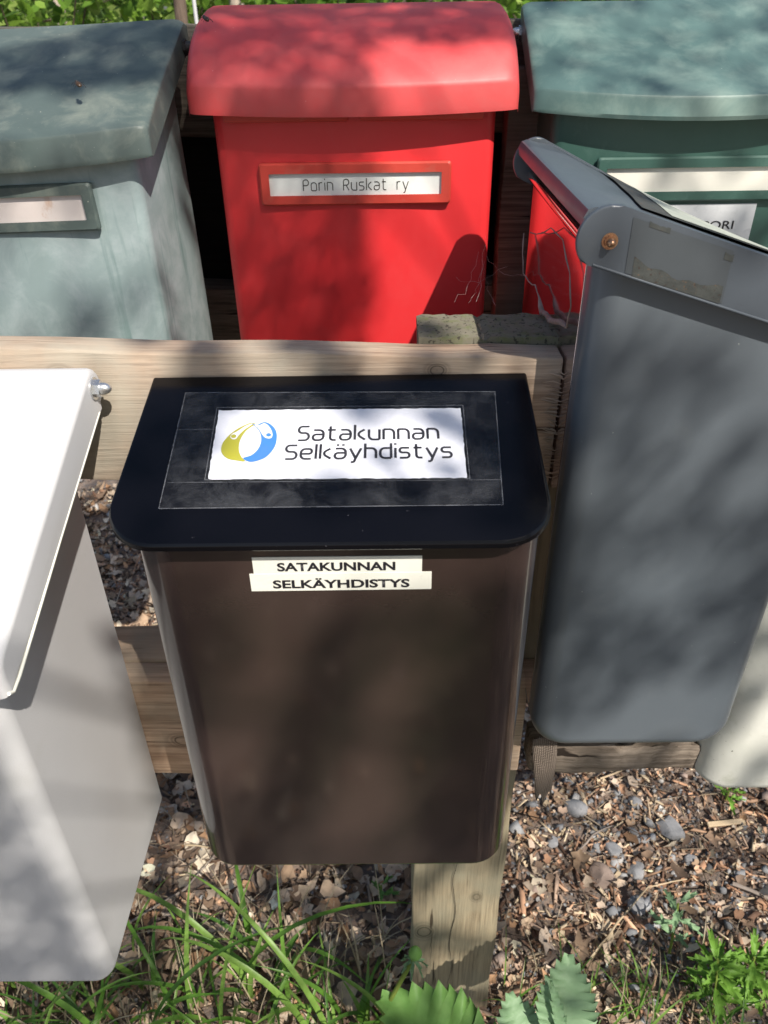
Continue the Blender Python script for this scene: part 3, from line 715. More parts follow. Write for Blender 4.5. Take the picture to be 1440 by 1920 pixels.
# ------------------------------------------------------------------ slate grey mailbox turned side-on at the right
GW = 0.352; GD = 0.256
gr_ = thing('mailbox', 'slate grey mailbox turned side-on with taped lid and glossy back', 'mailbox', (0.437, 0.667 + GW / 2, 0.957), (0, 0, R(90)), group='mailboxes')
metal_body('body', GW, GD, 0.565, 0.645, 0.024, 0.01, MAT['grey'], gr_, r_side_bottom=0.047)
hy, hz, rb = 0.252, 0.6555, 0.028
k = 0.32; ang = math.degrees(math.atan(k))
prof = [(hy + rb * math.cos(R(a)), hz + rb * math.sin(R(a))) for a in np.arange(-38, 91 + ang, 11)]
yl = -0.035; top0 = (hy + rb * math.cos(R(90 + ang)), hz + rb * math.sin(R(90 + ang)))
zt = top0[1] - k * (top0[0] - yl)
zl0 = hz + rb * math.sin(R(-38)) - 0.003; yl0 = hy + rb * math.cos(R(-38)) - 0.006
prof += [(yl + 0.006, zt + 0.001), (yl - 0.002, zt - 0.006), (yl - 0.002, zt - 0.048), (yl + 0.006, zt - 0.052), (yl0, zl0)]
bm = bmesh.new()
for x0_, x1_ in ((-GW / 2 - 0.013, -GW / 2 - 0.006), (GW / 2 + 0.006, GW / 2 + 0.013)):
    A_, B_, fs_ = prism(bm, prof, 0, x0_, x1_)
    bmesh.ops.bevel(bm, geom=[e for f in fs_[:2] for e in f.edges], offset=0.0022, segments=2, profile=0.5, affect='EDGES')
def tz(y): return top0[1] - k * (top0[0] - y)
yb = hy + 0.014
slab = [(yb, tz(hy) - 0.004), (yb + 0.006, tz(hy) - 0.006), (yb + 0.009, tz(hy) - 0.012), (yb + 0.009, tz(hy) - 0.020), (yb + 0.006, tz(hy) - 0.020), (yb + 0.004, tz(hy) - 0.010), (hy - 0.03, tz(hy - 0.03) - 0.006), (yl + 0.006, zt - 0.006), (yl + 0.004, zt - 0.046), (yl - 0.002, zt - 0.048), (yl - 0.002, zt - 0.007), (yl + 0.006, zt - 0.0015), (hy - 0.02, tz(hy - 0.02) - 0.0015)]
prism(bm, slab, 0, -GW / 2 - 0.0075, GW / 2 + 0.0075)
def warp(x, y): return -0.17 * max(0, hy - y) * max(0, min(1, x / GW + 0.5))    # the sheet has sagged on the far side
for kk in range(1, 14):
    bmesh.ops.bisect_plane(bm, geom=bm.verts[:] + bm.edges[:] + bm.faces[:], plane_co=((kk / 14 - 0.5) * GW, 0, 0), plane_no=(1, 0, 0))
    bmesh.ops.bisect_plane(bm, geom=bm.verts[:] + bm.edges[:] + bm.faces[:], plane_co=(0, yl + (hy - 0.03 - yl) * kk / 14, 0), plane_no=(0, 1, 0))
for v_ in bm.verts: v_.co.z += warp(v_.co.x, v_.co.y)
gl = obj('lid', bm, MAT['grey_lid'], gr_, 40)
bolt(gl, (-GW / 2 - 0.0125, 0.2525, 0.655), -1, MAT['brass'], 0.62)
# bright rolled rim along the skirt's lower edge (near side)
bm = bmesh.new()
tube_into(bm, [(-GW / 2 - 0.0128, yl0 - 0.004, zl0 + 0.0005), (-GW / 2 - 0.0128, 0.12, zl0 + (zt - 0.052 - zl0) * (yl0 - 0.12) / (yl0 - yl)), (-GW / 2 - 0.0128, yl + 0.004, zt - 0.0512)], 0.0014, 8)
obj('skirt_rim', bm, MAT['grey_lid'], gl, 60)
# glossy back panel with rolled top rim, just proud of the body's back
bm = bmesh.new(); box_into(bm, -GW / 2 + 0.036, GW / 2 - 0.014, GD - 0.0015, GD + 0.0009, 0.05, 0.640, 0.0003, 1)
bp = obj('back_panel', bm, MAT['grey_back'], gr_, 40)
bm = bmesh.new(); tube_into(bm, [(-GW / 2 + 0.012, GD + 0.003, 0.642), (0, GD + 0.006, 0.645), (GW / 2 - 0.012, GD + 0.003, 0.643)], 0.0055, 10)
obj('rolled_rim', bm, MAT['grey_back'], bp, 60)
# tape patches and dirt on the skirt
def skirt_patch(y0, y1, f0, f1, mat, h, name, wav=0.0):
    """a patch on the near skirt from y0 to y1 (front to back), between fractions f0..f1 of its height"""
    bm = bmesh.new(); A = []; B = []
    for i in range(17):
        y = y0 + (y1 - y0) * i / 16
        zl = zl0 + (zt - 0.052 - zl0) * (yl0 - y) / (yl0 - yl) + 0.0035; zh = top0[1] - k * (top0[0] - y) - 0.006
        ft = f1 + wav * (0.7 * math.sin(i * 0.31 + 2.2) + 0.3 * math.sin(i * 1.3)) + wav * 0.18 * random.uniform(-1, 1)
        A.append(bm.verts.new((-GW / 2 - 0.0132 - h, y, zl + (zh - zl) * f0))); B.append(bm.verts.new((-GW / 2 - 0.0132 - h, y, zl + (zh - zl) * ft)))
    for i in range(16): bm.faces.new((A[i], A[i + 1], B[i + 1], B[i]))
    return obj(name, bm, mat, gl, 180)
skirt_patch(0.148, 0.236, 0.0, 1.0, MAT['grey_tape'], 0.0003, 'tape_patch')
skirt_patch(0.030, 0.068, 0.0, 1.0, MAT['grey_tape'], 0.0003, 'tape_patch')
skirt_patch(0.150, 0.230, -0.02, 0.26, MAT['dirty_tape'], 0.0006, 'dirt_patch', 0.09)
skirt_patch(0.204, 0.222, 0.93, 1.02, MAT['dirty_tape'], 0.0006, 'dirt_patch', 0.02)
skirt_patch(0.147, 0.155, 0.80, 0.93, MAT['dirty_tape'], 0.0006, 'dirt_patch', 0.02)
# stickers on the lid's top
def top_patch(x0, x1, ya, yb0, yb1, mat, h):
    """sheet on the lid's top from y=ya (front) back to yb0 (near side) / yb1 (far side)"""
    bm = bmesh.new(); nn = 12; G2 = []
    for j in range(nn + 1):
        row = []
        for i in range(nn + 1):
            f = i / nn; x = x0 + (x1 - x0) * f; ye = yb0 + (yb1 - yb0) * f + 0.0007 * math.sin(i * 1.7); y = ya + (ye - ya) * j / nn
            row.append(bm.verts.new((x, y, tz(y) + h + warp(x, y))))
        G2.append(row)
    for j in range(nn):
        for i in range(nn): bm.faces.new((G2[j][i], G2[j][i + 1], G2[j + 1][i + 1], G2[j + 1][i]))
    return obj('lid_sticker', bm, mat, gl, 180)
top_patch(-GW / 2 + 0.012, GW / 2 - 0.01, 0.0, 0.222, 0.178, MAT['dirty_tape'], 0.0006)
top_patch(-GW / 2 + 0.022, GW / 2 - 0.02, -0.015, 0.192, 0.148, MAT['sticker_pale'], 0.0012)

# ------------------------------------------------------------------ dirty white mailbox behind, lower right
dw = thing('mailbox', 'dirty off-white mailbox with green specks behind the grey one', 'mailbox', (0.642, 0.722, 0.79), group='mailboxes')
metal_body('body', 0.372, 0.24, 0.5, 0.56, 0.045, 0.02, MAT['white_old'], dw)
prof = [(0.262 - 0.02 + 0.022 * math.cos(R(a)), 0.567 + 0.022 * math.sin(R(a))) for a in range(-70, 106, 12)] + [(-0.02, 0.512), (-0.03, 0.502), (-0.03, 0.472), (-0.024, 0.47)]
side_lid('lid', 0.40, prof, MAT['white_old'], dw, 0.006)

# ------------------------------------------------------------------ back row: red
rd = thing('mailbox', 'faded red plastic mailbox with domed lid and white name strip', 'mailbox', (-0.0415, 1.14, 1.20), group='mailboxes')
plastic_body(0.379, 0.142, 0.465, 0.007, 0.004, MAT['red'], rd, 0.42)
prof = [(-0.0260, 0.4610), (-0.0270, 0.4680), (-0.0270, 0.4920), (-0.0240, 0.4985), (-0.0186, 0.5055), (-0.0097, 0.5175), (0.0065, 0.5325), (0.0298, 0.5470), (0.0611, 0.5605), (0.0970, 0.5705), (0.1328, 0.5770), (0.1444, 0.5780)]
rl = plastic_lid(0.430, prof, 0.018, 0.004, MAT['red_lid'], rd, 0.53, 0.035, 0.012)
bm = bmesh.new(); box_into(bm, -0.17, -0.008, -0.022, -0.004, 0.4495, 0.4615, 0.002, 2); box_into(bm, 0.008, 0.17, -0.022, -0.004, 0.4495, 0.4615, 0.002, 2)
obj('lid_catch', bm, MAT['red_frame'], rl, 40)
np_ = nameplate(0.262, 0.0545, 0.0075, MAT['red_frame'], MAT['insert'], rd, (-0.0005, -0.0065, 0.3715))
T, tw = stroke_text('Porin Ruskat ry', 0.40, 0.19, 0.62, 0, 0.18)
text_mesh('lettering', [(T, 0.1445 / tw, 0.0142 / CAPH, -0.072, -0.0085, 0.00125)], MAT['ink_soft'], np_, lambda u, v_: (u, -0.0032, v_))

# ------------------------------------------------------------------ back row: pale green at the left
lg = thing('mailbox', 'sun-bleached pale green mailbox with stained blank name strip', 'mailbox', (-0.482, 1.015, 1.196), (0, R(-2.0), R(-3.5)), group='mailboxes')
plastic_body(0.392, 0.20, 0.43, 0.012, 0.05, MAT['green_pale'], lg, 0.38)
prof = [(-0.0152, 0.427), (-0.0171, 0.433), (-0.014100000000000001, 0.458), (-0.012900000000000002, 0.4612), (-0.009600000000000001, 0.4635), (0.045, 0.49), (0.1088, 0.5165), (0.1744, 0.5435), (0.2194, 0.561), (0.2364, 0.557)]
lgl = plastic_lid(0.446, prof, 0.026, 0.008, MAT['green_pale_lid'], lg, 0.528, 0.02, 0.006)
np2 = nameplate(0.272, 0.0555, 0.0075, MAT['green_pale_lid'], MAT['insert_stained'], lg, (0.0035, -0.0105, 0.374))
bolt(lgl, (0.214, 0.205, 0.528), 1, MAT['dark_iron'], 1.2)

# ------------------------------------------------------------------ back row: deep green at the right
rg = thing('mailbox', 'deep green mailbox with cream name strip and paper sticker', 'mailbox', (0.412, 1.12, 1.20), group='mailboxes')
plastic_body(0.385, 0.16, 0.462, 0.010, 0.01, MAT['green_deep'], rg, 0.36)
prof = [(-0.0131, 0.459), (-0.0149, 0.464), (-0.0119, 0.483), (-0.010700000000000001, 0.48619999999999997), (-0.0074, 0.4885), (0.0402, 0.513), (0.0846, 0.536), (0.129, 0.559), (0.1656, 0.5765), (0.1776, 0.575)]
rgl = plastic_lid(0.446, prof, 0.030, 0.010, MAT['green_deep_lid'], rg, 0.545, 0.02, 0.006)
np3 = nameplate(0.262, 0.056, 0.0075, MAT['green_deep'], MAT['insert_cream'], rg, (0.0, -0.0095, 0.3755))
bm = bmesh.new(); box_into(bm, -0.052, 0.095, -0.0107, -0.008, 0.285, 0.3425)
st_ = obj('sticker', bm, MAT['sticker'], rg)
font_text('lettering', 'PORI', MAT['ink'], st_, (0.026, -0.0112, 0.3095), 0.043, 0.0115, 0.006)
bolt(rgl, (-0.214, 0.165, 0.54), -1, MAT['zinc'], 1.1)

# ------------------------------------------------------------------ leaf, chip, grass and stone generators
def basis(nrm, roll):
    nrm = nrm / np.linalg.norm(nrm, axis=1, keepdims=True)
    a = np.cross(nrm, np.array([0.13, 0.07, 0.99])); a /= np.linalg.norm(a, axis=1, keepdims=True) + 1e-9
    b = np.cross(nrm, a)
    c, s = np.cos(roll)[:, None], np.sin(roll)[:, None]
    return nrm, a * c + b * s, b * c - a * s

T_LEAF = (np.array([(0, 0, 0), (-.30, .38, .07), (.30, .38, .07), (0, .45, 0), (0, 1, .03), (-.2, .74, .05), (.2, .74, .05)], float),
          [(0, 2, 3), (0, 3, 1), (3, 2, 6, 4), (3, 4, 5, 1)])
def fan(outline, curl):
    v_ = [(0.0, 0.45, 0.0)] + [(x, y, curl * (x * x * 2.2 + (y - 0.45) ** 2 * 1.1) + z) for x, y, z in outline]
    n_ = len(outline); return np.array(v_, float), [(0, i + 1, (i + 1) % n_ + 1) for i in range(n_)]
T_DRY = fan([(0, 0, 0), (.22, .12, .05), (.42, .20, -.02), (.34, .42, .10), (.46, .60, .03), (.24, .66, .12), (.10, 1.0, .0), (-.12, .72, .10), (-.40, .72, -.03), (-.30, .46, .08), (-.44, .26, .12), (-.2, .14, 0)], 0.35)
T_OVAL = fan([(0, 0, 0), (.18, .15, .02), (.29, .38, .05), (.27, .62, .02), (.14, .86, .04), (0, 1.05, .0), (-.15, .84, .05), (-.28, .60, .02), (-.27, .36, .06), (-.16, .14, .02)], 0.8)
T_FRAG = fan([(0, 0, 0), (.35, .1, .05), (.45, .4, .0), (.2, .55, .1), (.25, .85, .02), (-.1, .8, .1), (-.4, .62, .02), (-.25, .3, .08)], 0.5)
T_CHIP = (np.array([(-.5, -.09, 0), (.5, -.05, .02), (.46, .06, 0), (-.42, .10, .03), (-.5, -.07, -.09), (.5, -.04, -.07), (.46, .05, -.08), (-.42, .08, -.07)], float),
          [(0, 1, 2, 3), (4, 7, 6, 5), (0, 4, 5, 1), (1, 5, 6, 2), (2, 6, 7, 3), (3, 7, 4, 0)])
_o = np.array([(1, 0, 0), (-1, 0, 0), (0, 1, 0), (0, -1, 0), (0, 0, 1), (0, 0, -1), (.62, .62, .3), (-.62, .6, .28), (-.6, -.62, .3), (.6, -.6, .32)], float) * 0.5
T_GRIT = (_o, [(0, 6, 4), (6, 2, 4), (2, 7, 4), (7, 1, 4), (1, 8, 4), (8, 3, 4), (3, 9, 4), (9, 0, 4), (0, 2, 6), (2, 1, 7), (1, 3, 8), (3, 0, 9), (2, 0, 5), (1, 2, 5), (3, 1, 5), (0, 3, 5)])

def scatter(name, tmpl, P, Nn, S, cols, mat, parent=None, stretch=None, smooth=False, jitter=0.14):
    tv, tf = tmpl; n_ = len(P)
    nn, a, b_ = basis(np.asarray(Nn, float), rng.uniform(0, 2 * math.pi, n_))
    S = np.broadcast_to(np.asarray(S, float), (n_,))
    sx = S if stretch is None else S * stretch
    jit = 1 + jitter * rng.standard_normal((n_, len(tv), 1))
    lv = tv[None] * jit
    W = P[:, None, :] + lv[..., 0:1] * a[:, None, :] * sx[:, None, None] + lv[..., 1:2] * b_[:, None, :] * S[:, None, None] + lv[..., 2:3] * nn[:, None, :] * S[:, None, None]
    V_ = W.reshape(-1, 3); m_ = len(tv)
    loops = []; starts = []; tot = []; s0 = 0
    base = np.concatenate([np.array(f) for f in tf]); lens = np.array([len(f) for f in tf])
    allv = (base[None, :] + (np.arange(n_) * m_)[:, None]).ravel()
    alll = np.tile(lens, n_); st = np.concatenate([[0], np.cumsum(alll)[:-1]])
    me = bpy.data.meshes.new(name); me.vertices.add(len(V_)); me.vertices.foreach_set('co', V_.ravel())
    me.loops.add(len(allv)); me.loops.foreach_set('vertex_index', allv.astype(np.int32))
    me.polygons.add(len(alll)); me.polygons.foreach_set('loop_start', st.astype(np.int32)); me.polygons.foreach_set('loop_total', alll.astype(np.int32))
    me.update(calc_edges=True); me.validate()
    at = me.color_attributes.new('Col', 'FLOAT_COLOR', 'POINT')
    C4 = np.ones((n_, m_, 4)); C4[..., :3] = np.asarray(cols)[:, None, :]
    at.data.foreach_set('color', C4.astype(np.float32).ravel())
    return link(name, me, mat, parent, 180 if smooth else None)

def pick(pal, n_, var=0.18):
    pal = np.array(pal); c = pal[rng.integers(0, len(pal), n_)]
    return np.clip(c * (1 + var * rng.standard_normal((n_, 1))), 0.004, 0.95)

def up_normals(n_, tilt):
    v_ = rng.standard_normal((n_, 3)) * tilt; v_[:, 2] += 1; return v_

DRY = [(0.407, 0.284, 0.188), (0.571, 0.43, 0.307), (0.305, 0.206, 0.139), (0.734, 0.576, 0.426), (0.194, 0.134, 0.095), (0.488, 0.294, 0.168), (0.611, 0.493, 0.386), (0.8, 0.692, 0.535)]
CHIP = [(0.513, 0.304, 0.19), (0.651, 0.416, 0.272), (0.341, 0.193, 0.119), (0.688, 0.55, 0.374), (0.201, 0.119, 0.081), (0.465, 0.334, 0.246)]
GRIT = [(0.25, 0.255, 0.265), (0.34, 0.345, 0.35), (0.17, 0.175, 0.185), (0.42, 0.41, 0.40), (0.26, 0.2, 0.17)]

# dry leaves, thick on the left, thinner on the right
def ground_pts(n_, x0, x1, y0, y1, lift=0.004):
    x = rng.uniform(x0, x1, n_); y = rng.uniform(y0, y1, n_)
    return np.stack([x, y, hgt(x, y) + lift + rng.uniform(0, 0.012, n_)], 1)
def litter(name, tmpl, P, S, pal, **k): n_ = len(P); return tag(scatter(name, tmpl, P, up_normals(n_, 0.5), S, pick(pal, n_, 0.25), MAT['litter'], stretch=rng.uniform(0.7, 1.2, n_), **k), kind='stuff')
litter('leaf_litter', T_DRY, np.concatenate([ground_pts(2600, -1.5, 0.12, 0.45, 2.9), ground_pts(160, 0.1, 1.5, 0.45, 2.9), ground_pts(1500, -3.2, 3.2, -3.0, 0.45), ground_pts(1500, -3.5, 3.5, 2.9, 7.5)]), rng.uniform(0.03, 0.07, 5760), DRY)
litter('leaf_litter', T_OVAL, np.concatenate([ground_pts(2600, -1.5, 0.12, 0.45, 2.9), ground_pts(400, 0.1, 1.5, 0.45, 2.9)]), rng.uniform(0.022, 0.06, 3000), DRY)
litter('leaf_litter', T_FRAG, np.concatenate([ground_pts(4200, -1.5, 0.12, 0.45, 2.9), ground_pts(3200, 0.1, 1.5, 0.45, 2.9)]), rng.uniform(0.012, 0.035, 7400), DRY + CHIP)
litter('fine_debris', T_FRAG, np.concatenate([ground_pts(4500, -1.4, 0.12, 0.5, 2.4, 0.01), ground_pts(7500, 0.1, 1.4, 0.55, 2.0, 0.008)]), rng.uniform(0.005, 0.014, 12000), DRY + CHIP + GRIT)
# bark chips and needles, thick on the right
Pc = np.concatenate([ground_pts(7500, 0.0, 1.5, 0.45, 2.3, 0.003), ground_pts(2200, -1.5, 0.0, 0.45, 2.9, 0.003), ground_pts(900, -1.4, -0.6, 1.9, 2.6, 0.008)]); nC = len(Pc)
Sc_ = rng.uniform(0.01, 0.032, nC) * rng.choice([1, 1, 1, 1.7], nC)
tag(scatter('bark_chips', T_CHIP, Pc, up_normals(nC, 0.3), Sc_ * rng.uniform(0.5, 1.6, nC), pick(CHIP, nC, 0.25), MAT['chips'], stretch=rng.uniform(0.8, 1.6, nC)), kind='stuff')
# thin dry needles and stalks
Pn = np.concatenate([ground_pts(2200, -1.4, 1.5, 0.45, 2.4, 0.008)]); nN = len(Pn)
T_NEED = (T_CHIP[0] * np.array([1, 0.16, 0.16]), T_CHIP[1])
tag(scatter('dry_needles', T_NEED, Pn, up_normals(nN, 0.25), rng.uniform(0.04, 0.12, nN), pick([(0.4, 0.31, 0.21), (0.28, 0.2, 0.14), (0.14, 0.1, 0.075), (0.5, 0.4, 0.29)], nN), MAT['chips']), kind='stuff')
# gravel on the right, in drifts
Pg = ground_pts(7000, 0.15, 1.5, 0.7, 2.4, 0.0)
dens = 0.5 + 0.5 * np.sin(Pg[:, 0] * 7 + 1.5) * np.cos(Pg[:, 1] * 6 + Pg[:, 0] * 3)
dens = np.clip(dens * 0.7 + (Pg[:, 0] > 0.5) * 0.25, 0.05, 1); Pg = Pg[rng.random(len(Pg)) < dens]
Pg = np.concatenate([Pg, ground_pts(700, -1.5, -0.7, 2.2, 3.2, 0.002)]); nG = len(Pg)
tag(scatter('gravel', T_GRIT, Pg, up_normals(nG, 0.5), rng.gamma(1.6, 0.0052, nG) + 0.0035, pick(GRIT, nG, 0.22), MAT['gravel'], stretch=rng.uniform(0.8, 1.7, nG), jitter=0.26), kind='stuff')

# larger stones, each its own
STONES = [(0.703, 1.185, 0.036, 'angular pale grey stone, biggest on the bark chips', 0), (0.475, 1.245, 0.030, 'rounded dull grey stone just below the rotten beam', 0), (0.635, 1.262, 0.021, 'small blue-grey stone above the biggest stone', 0),
          (0.545, 1.13, 0.022, 'oval grey stone left of the biggest stone', 0), (0.592, 1.075, 0.024, 'flat light grey stone in the middle of the gravel patch', 0), (0.50, 1.058, 0.031, 'brown pinkish stone half sunk in the bark chips', 1),
          (0.565, 0.985, 0.024, 'wedge-shaped grey stone lowest in the gravel patch', 0), (0.735, 1.10, 0.018, 'dark slate stone right of the gravel patch', 0), (0.40, 1.15, 0.017, 'little grey stone near the wooden post', 0)]
for (x, y, s, lab, br) in STONES:
    bm = bmesh.new(); bmesh.ops.create_icosphere(bm, subdivisions=3, radius=1.0)
    ph = random.uniform(0, 9); cuts = [(Vector((random.gauss(0, 1), random.gauss(0, 1), random.gauss(0.3, 1))).normalized(), random.uniform(0.62, 0.85)) for _ in range(9)]
    for v_ in bm.verts:
        for (nn_, d) in cuts:
            e = v_.co.dot(nn_) - d
            if e > 0: v_.co -= nn_ * e * 0.92
        v_.co *= 1 + 0.05 * math.sin(v_.co.x * 5 + ph) * math.cos(v_.co.y * 6 + ph)
        v_.co = Vector((v_.co.x * s * 1.15, v_.co.y * s * 0.95, v_.co.z * s * 0.7))
    o = obj('stone', bm, MAT['stone_brown' if br else 'stone'], None, 28)
    o.location = (x, y, float(hgt(x, y)) + s * 0.34); o.rotation_euler = (random.uniform(-.3, .3), random.uniform(-.3, .3), random.uniform(0, 6))
    tag(o, lab, 'stone', 'stones among the bark chips')
# fallen twigs and stalks
def twig(name, pts, r0, mat, lab, cat, grp=None):
    bm = bmesh.new(); Q = []
    for i in range(len(pts) - 1):
        a, b_ = Vector(pts[i]), Vector(pts[i + 1])
        for t in (0, 0.33, 0.66): Q.append(a.lerp(b_, t) + Vector((random.uniform(-1, 1), random.uniform(-1, 1), random.uniform(-.5, 1))) * 0.0025)
    Q.append(Vector(pts[-1])); n_ = len(Q)
    tube_into(bm, Q, [r0 * (1 - 0.6 * i / n_) for i in range(n_)], 6)
    return tag(obj(name, bm, mat, None, 60), lab, cat, grp)
def gp(x, y, h=0.012): return (x, y, float(hgt(x, y)) + h)
twig('dry_stalk', [gp(0.43, 0.86, 0.02), gp(0.50, 0.93, 0.03), gp(0.60, 1.02, 0.028), gp(0.70, 1.045, 0.02)], 0.0028, MAT['straw'], 'pale bent straw stalk lying across bark chips', 'stalk')
twig('twig', [gp(0.56, 1.33, 0.02), gp(0.66, 1.36, 0.03), gp(0.78, 1.40, 0.02)], 0.0028, MAT['straw'], 'thin pale twig on the ground under the rotten beam', 'twig')
twig('twig', [gp(0.80, 1.03, 0.015), gp(0.90, 0.97, 0.02), gp(1.06, 0.93, 0.018)], 0.0055, MAT['twig'], 'long grey twig on the ground near the right edge', 'twig')
twig('twig', [gp(0.44, 1.10, 0.015), gp(0.50, 1.16, 0.02), gp(0.56, 1.19, 0.015)], 0.003, MAT['twig'], 'short dark twig on the chips beside the post', 'twig')
twig('twig', [gp(-0.52, 1.14, 0.03), gp(-0.42, 1.13, 0.03), gp(-0.28, 1.06, 0.028)], 0.0026, MAT['straw'], 'thin straw-coloured twig on dry leaves under the black mailbox', 'twig')
twig('twig', [gp(-0.62, 0.96, 0.02), gp(-0.5, 1.03, 0.03), gp(-0.44, 1.12, 0.025)], 0.003, MAT['twig'], 'grey twig between white mailbox and grass tufts', 'twig')
bm = bmesh.new(); box_into(bm, -0.05, 0.05, -0.007, 0.007, 0, 0.006, 0.0015, 1)
for v_ in bm.verts: v_.co.y += 0.004 * math.sin(v_.co.x * 40)
o = obj('wood_chip', bm, MAT['straw'], None, 30); o.location = gp(0.845, 1.19, 0.014); o.rotation_euler = (0.1, 0.05, 0.05); tag(o, 'flat pale wood chip near the right edge of the ground', 'wood chip')

# grass blades
def blades(name, B, mat, lab=None):
    """B: rows of base(x, y), heading, length, width, bend, colour"""
    V_ = []; F_ = []; C_ = []
    for (x, y, hd, L, w, bend, col) in B:
        K = 11; p = Vector((x, y, float(hgt(x, y)) - 0.01)); e = R(random.uniform(74, 90)); b0 = len(V_)
        side = Vector((-math.sin(hd), math.cos(hd), 0)); tw = random.uniform(-0.6, 0.6)
        for i in range(K + 1):
            t = i / K; ww = w * (0.5 + 1.0 * min(t * 3, 0.5)) * max(0.02, (1 - t ** 2.6))
            ang = e - bend * (t ** 1.3)
            d = Vector((math.cos(hd) * math.cos(ang), math.sin(hd) * math.cos(ang), math.sin(ang)))
            nrm = d.cross(side).normalized(); s2 = (side * math.cos(tw * t) + nrm * math.sin(tw * t))
            V_ += [p - s2 * ww / 2, p + nrm * ww * -0.18, p + s2 * ww / 2]
            C_ += [col] * 3
            p = p + d * (L / K)
        for i in range(K):
            a = b0 + i * 3; F_ += [(a, a + 1, a + 4, a + 3), (a + 1, a + 2, a + 5, a + 4)]
    me = bpy.data.meshes.new(name); me.from_pydata([tuple(v_) for v_ in V_], [], F_)
    at = me.color_attributes.new('Col', 'FLOAT_COLOR', 'POINT'); at.data.foreach_set('color', np.array([(*c, 1) for c in C_], np.float32).ravel())
    return link(name, me, mat, None, 180)
GC = [(0.135, 0.297, 0.041), (0.189, 0.378, 0.061), (0.101, 0.23, 0.041), (0.243, 0.419, 0.081)]
DC = [(0.52, 0.43, 0.28), (0.6, 0.5, 0.34), (0.42, 0.33, 0.21)]
B = []
for _ in range(180):                                                  # left bottom tufts
    x = random.uniform(-0.98, 0.0); y = 0.60 + random.random() ** 1.4 * 0.30
    if x > -0.12: y = min(y, 0.74)
    B.append((x, y, random.uniform(0, 6.28), random.uniform(0.12, 0.34), random.uniform(0.005, 0.014), random.uniform(0.8, 2.6), random.choice(GC)))
for _ in range(210):
    x = random.uniform(-0.98, 0.0); y = random.uniform(0.6, 0.93)
    B.append((x, y, random.uniform(0, 6.28), random.uniform(0.1, 0.3), random.uniform(0.002, 0.005), random.uniform(0.8, 2.6), random.choice(DC)))
for _ in range(120):                                                  # short grass at the lower right
    x = random.uniform(0.22, 0.78); y = 0.66 + random.random() ** 1.3 * 0.16
    B.append((x, y, random.uniform(-0.6, 3.6), random.uniform(0.06, 0.2), random.uniform(0.0025, 0.006), random.uniform(0.8, 2.2), random.choice(GC)))
for _ in range(60):
    x = random.uniform(0.2, 0.7); y = 0.66 + random.random() * 0.2
    B.append((x, y, random.uniform(-0.6, 3.6), random.uniform(0.06, 0.17), random.uniform(0.002, 0.004), random.uniform(0.8, 2.4), random.choice(DC)))
# the long arching blades that stand out
for (x, y, hd, L, w, bend) in ((-0.30, 0.80, 2.7, 0.56, 0.013, 2.7), (-0.26, 0.80, 2.9, 0.50, 0.011, 2.9), (-0.33, 0.78, 0.15, 0.62, 0.012, 2.3), (-0.16, 0.70, 2.75, 0.52, 0.013, 2.5),
                               (-0.12, 0.69, 2.5, 0.60, 0.012, 2.2), (-0.50, 0.70, 0.4, 0.55, 0.016, 2.4), (-0.58, 0.70, 2.9, 0.5, 0.012, 2.4), (-0.46, 0.76, 2.3, 0.42, 0.010, 2.9),
                               (-0.72, 0.68, 0.3, 0.45, 0.013, 2.0), (-0.36, 0.72, 1.2, 0.42, 0.011, 1.2), (-0.42, 0.74, 1.5, 0.40, 0.012, 0.9), (-0.22, 0.76, 1.7, 0.36, 0.010, 0.8), (-0.60, 0.74, 1.2, 0.3, 0.010, 1.0)):
    B.append((x, y, hd, L, w, bend, random.choice(GC)))
tag(blades('grass', B, MAT['grass']), kind='stuff')

# ------------------------------------------------------------------ leafy plants
def lmat(name, c1, c2, vein):
    m, nt, b = new_mat(name); v = coord(nt)
    c = mix(nt, step(nt, noise(nt, v, 45, 5, 0.6), 0.3, 0.7), c1, c2)
    nt.links.new(c, b.inputs['Base Color']); b.inputs['Roughness'].default_value = 0.5; b.inputs['Specular IOR Level'].default_value = 0.3
    tr = N(nt, 'ShaderNodeBsdfTranslucent'); nt.links.new(c, tr.inputs[0]); ms = N(nt, 'ShaderNodeMixShader'); ms.inputs[0].default_value = 0.3
    nt.links.new(b.outputs[0], ms.inputs[1]); nt.links.new(tr.outputs[0], ms.inputs[2]); nt.links.new(ms.outputs[0], nt.nodes['Material Output'].inputs[0])
    bump(nt, b, noise(nt, v, 130, 3, 0.6), 0.4, 0.0015); return m
MAT['nettle'] = lmat('nettle_leaf', (0.15, 0.32, 0.075), (0.20, 0.38, 0.10), None)
MAT['nettle_blue'] = lmat('dull_nettle_leaf', (0.22, 0.36, 0.19), (0.26, 0.41, 0.23), None)
MAT['weed'] = lmat('bright_weed_leaf', (0.14, 0.30, 0.04), (0.20, 0.38, 0.06), None)
MAT['stem'] = lmat('green_stem', (0.2, 0.27, 0.05), (0.26, 0.33, 0.07), None)
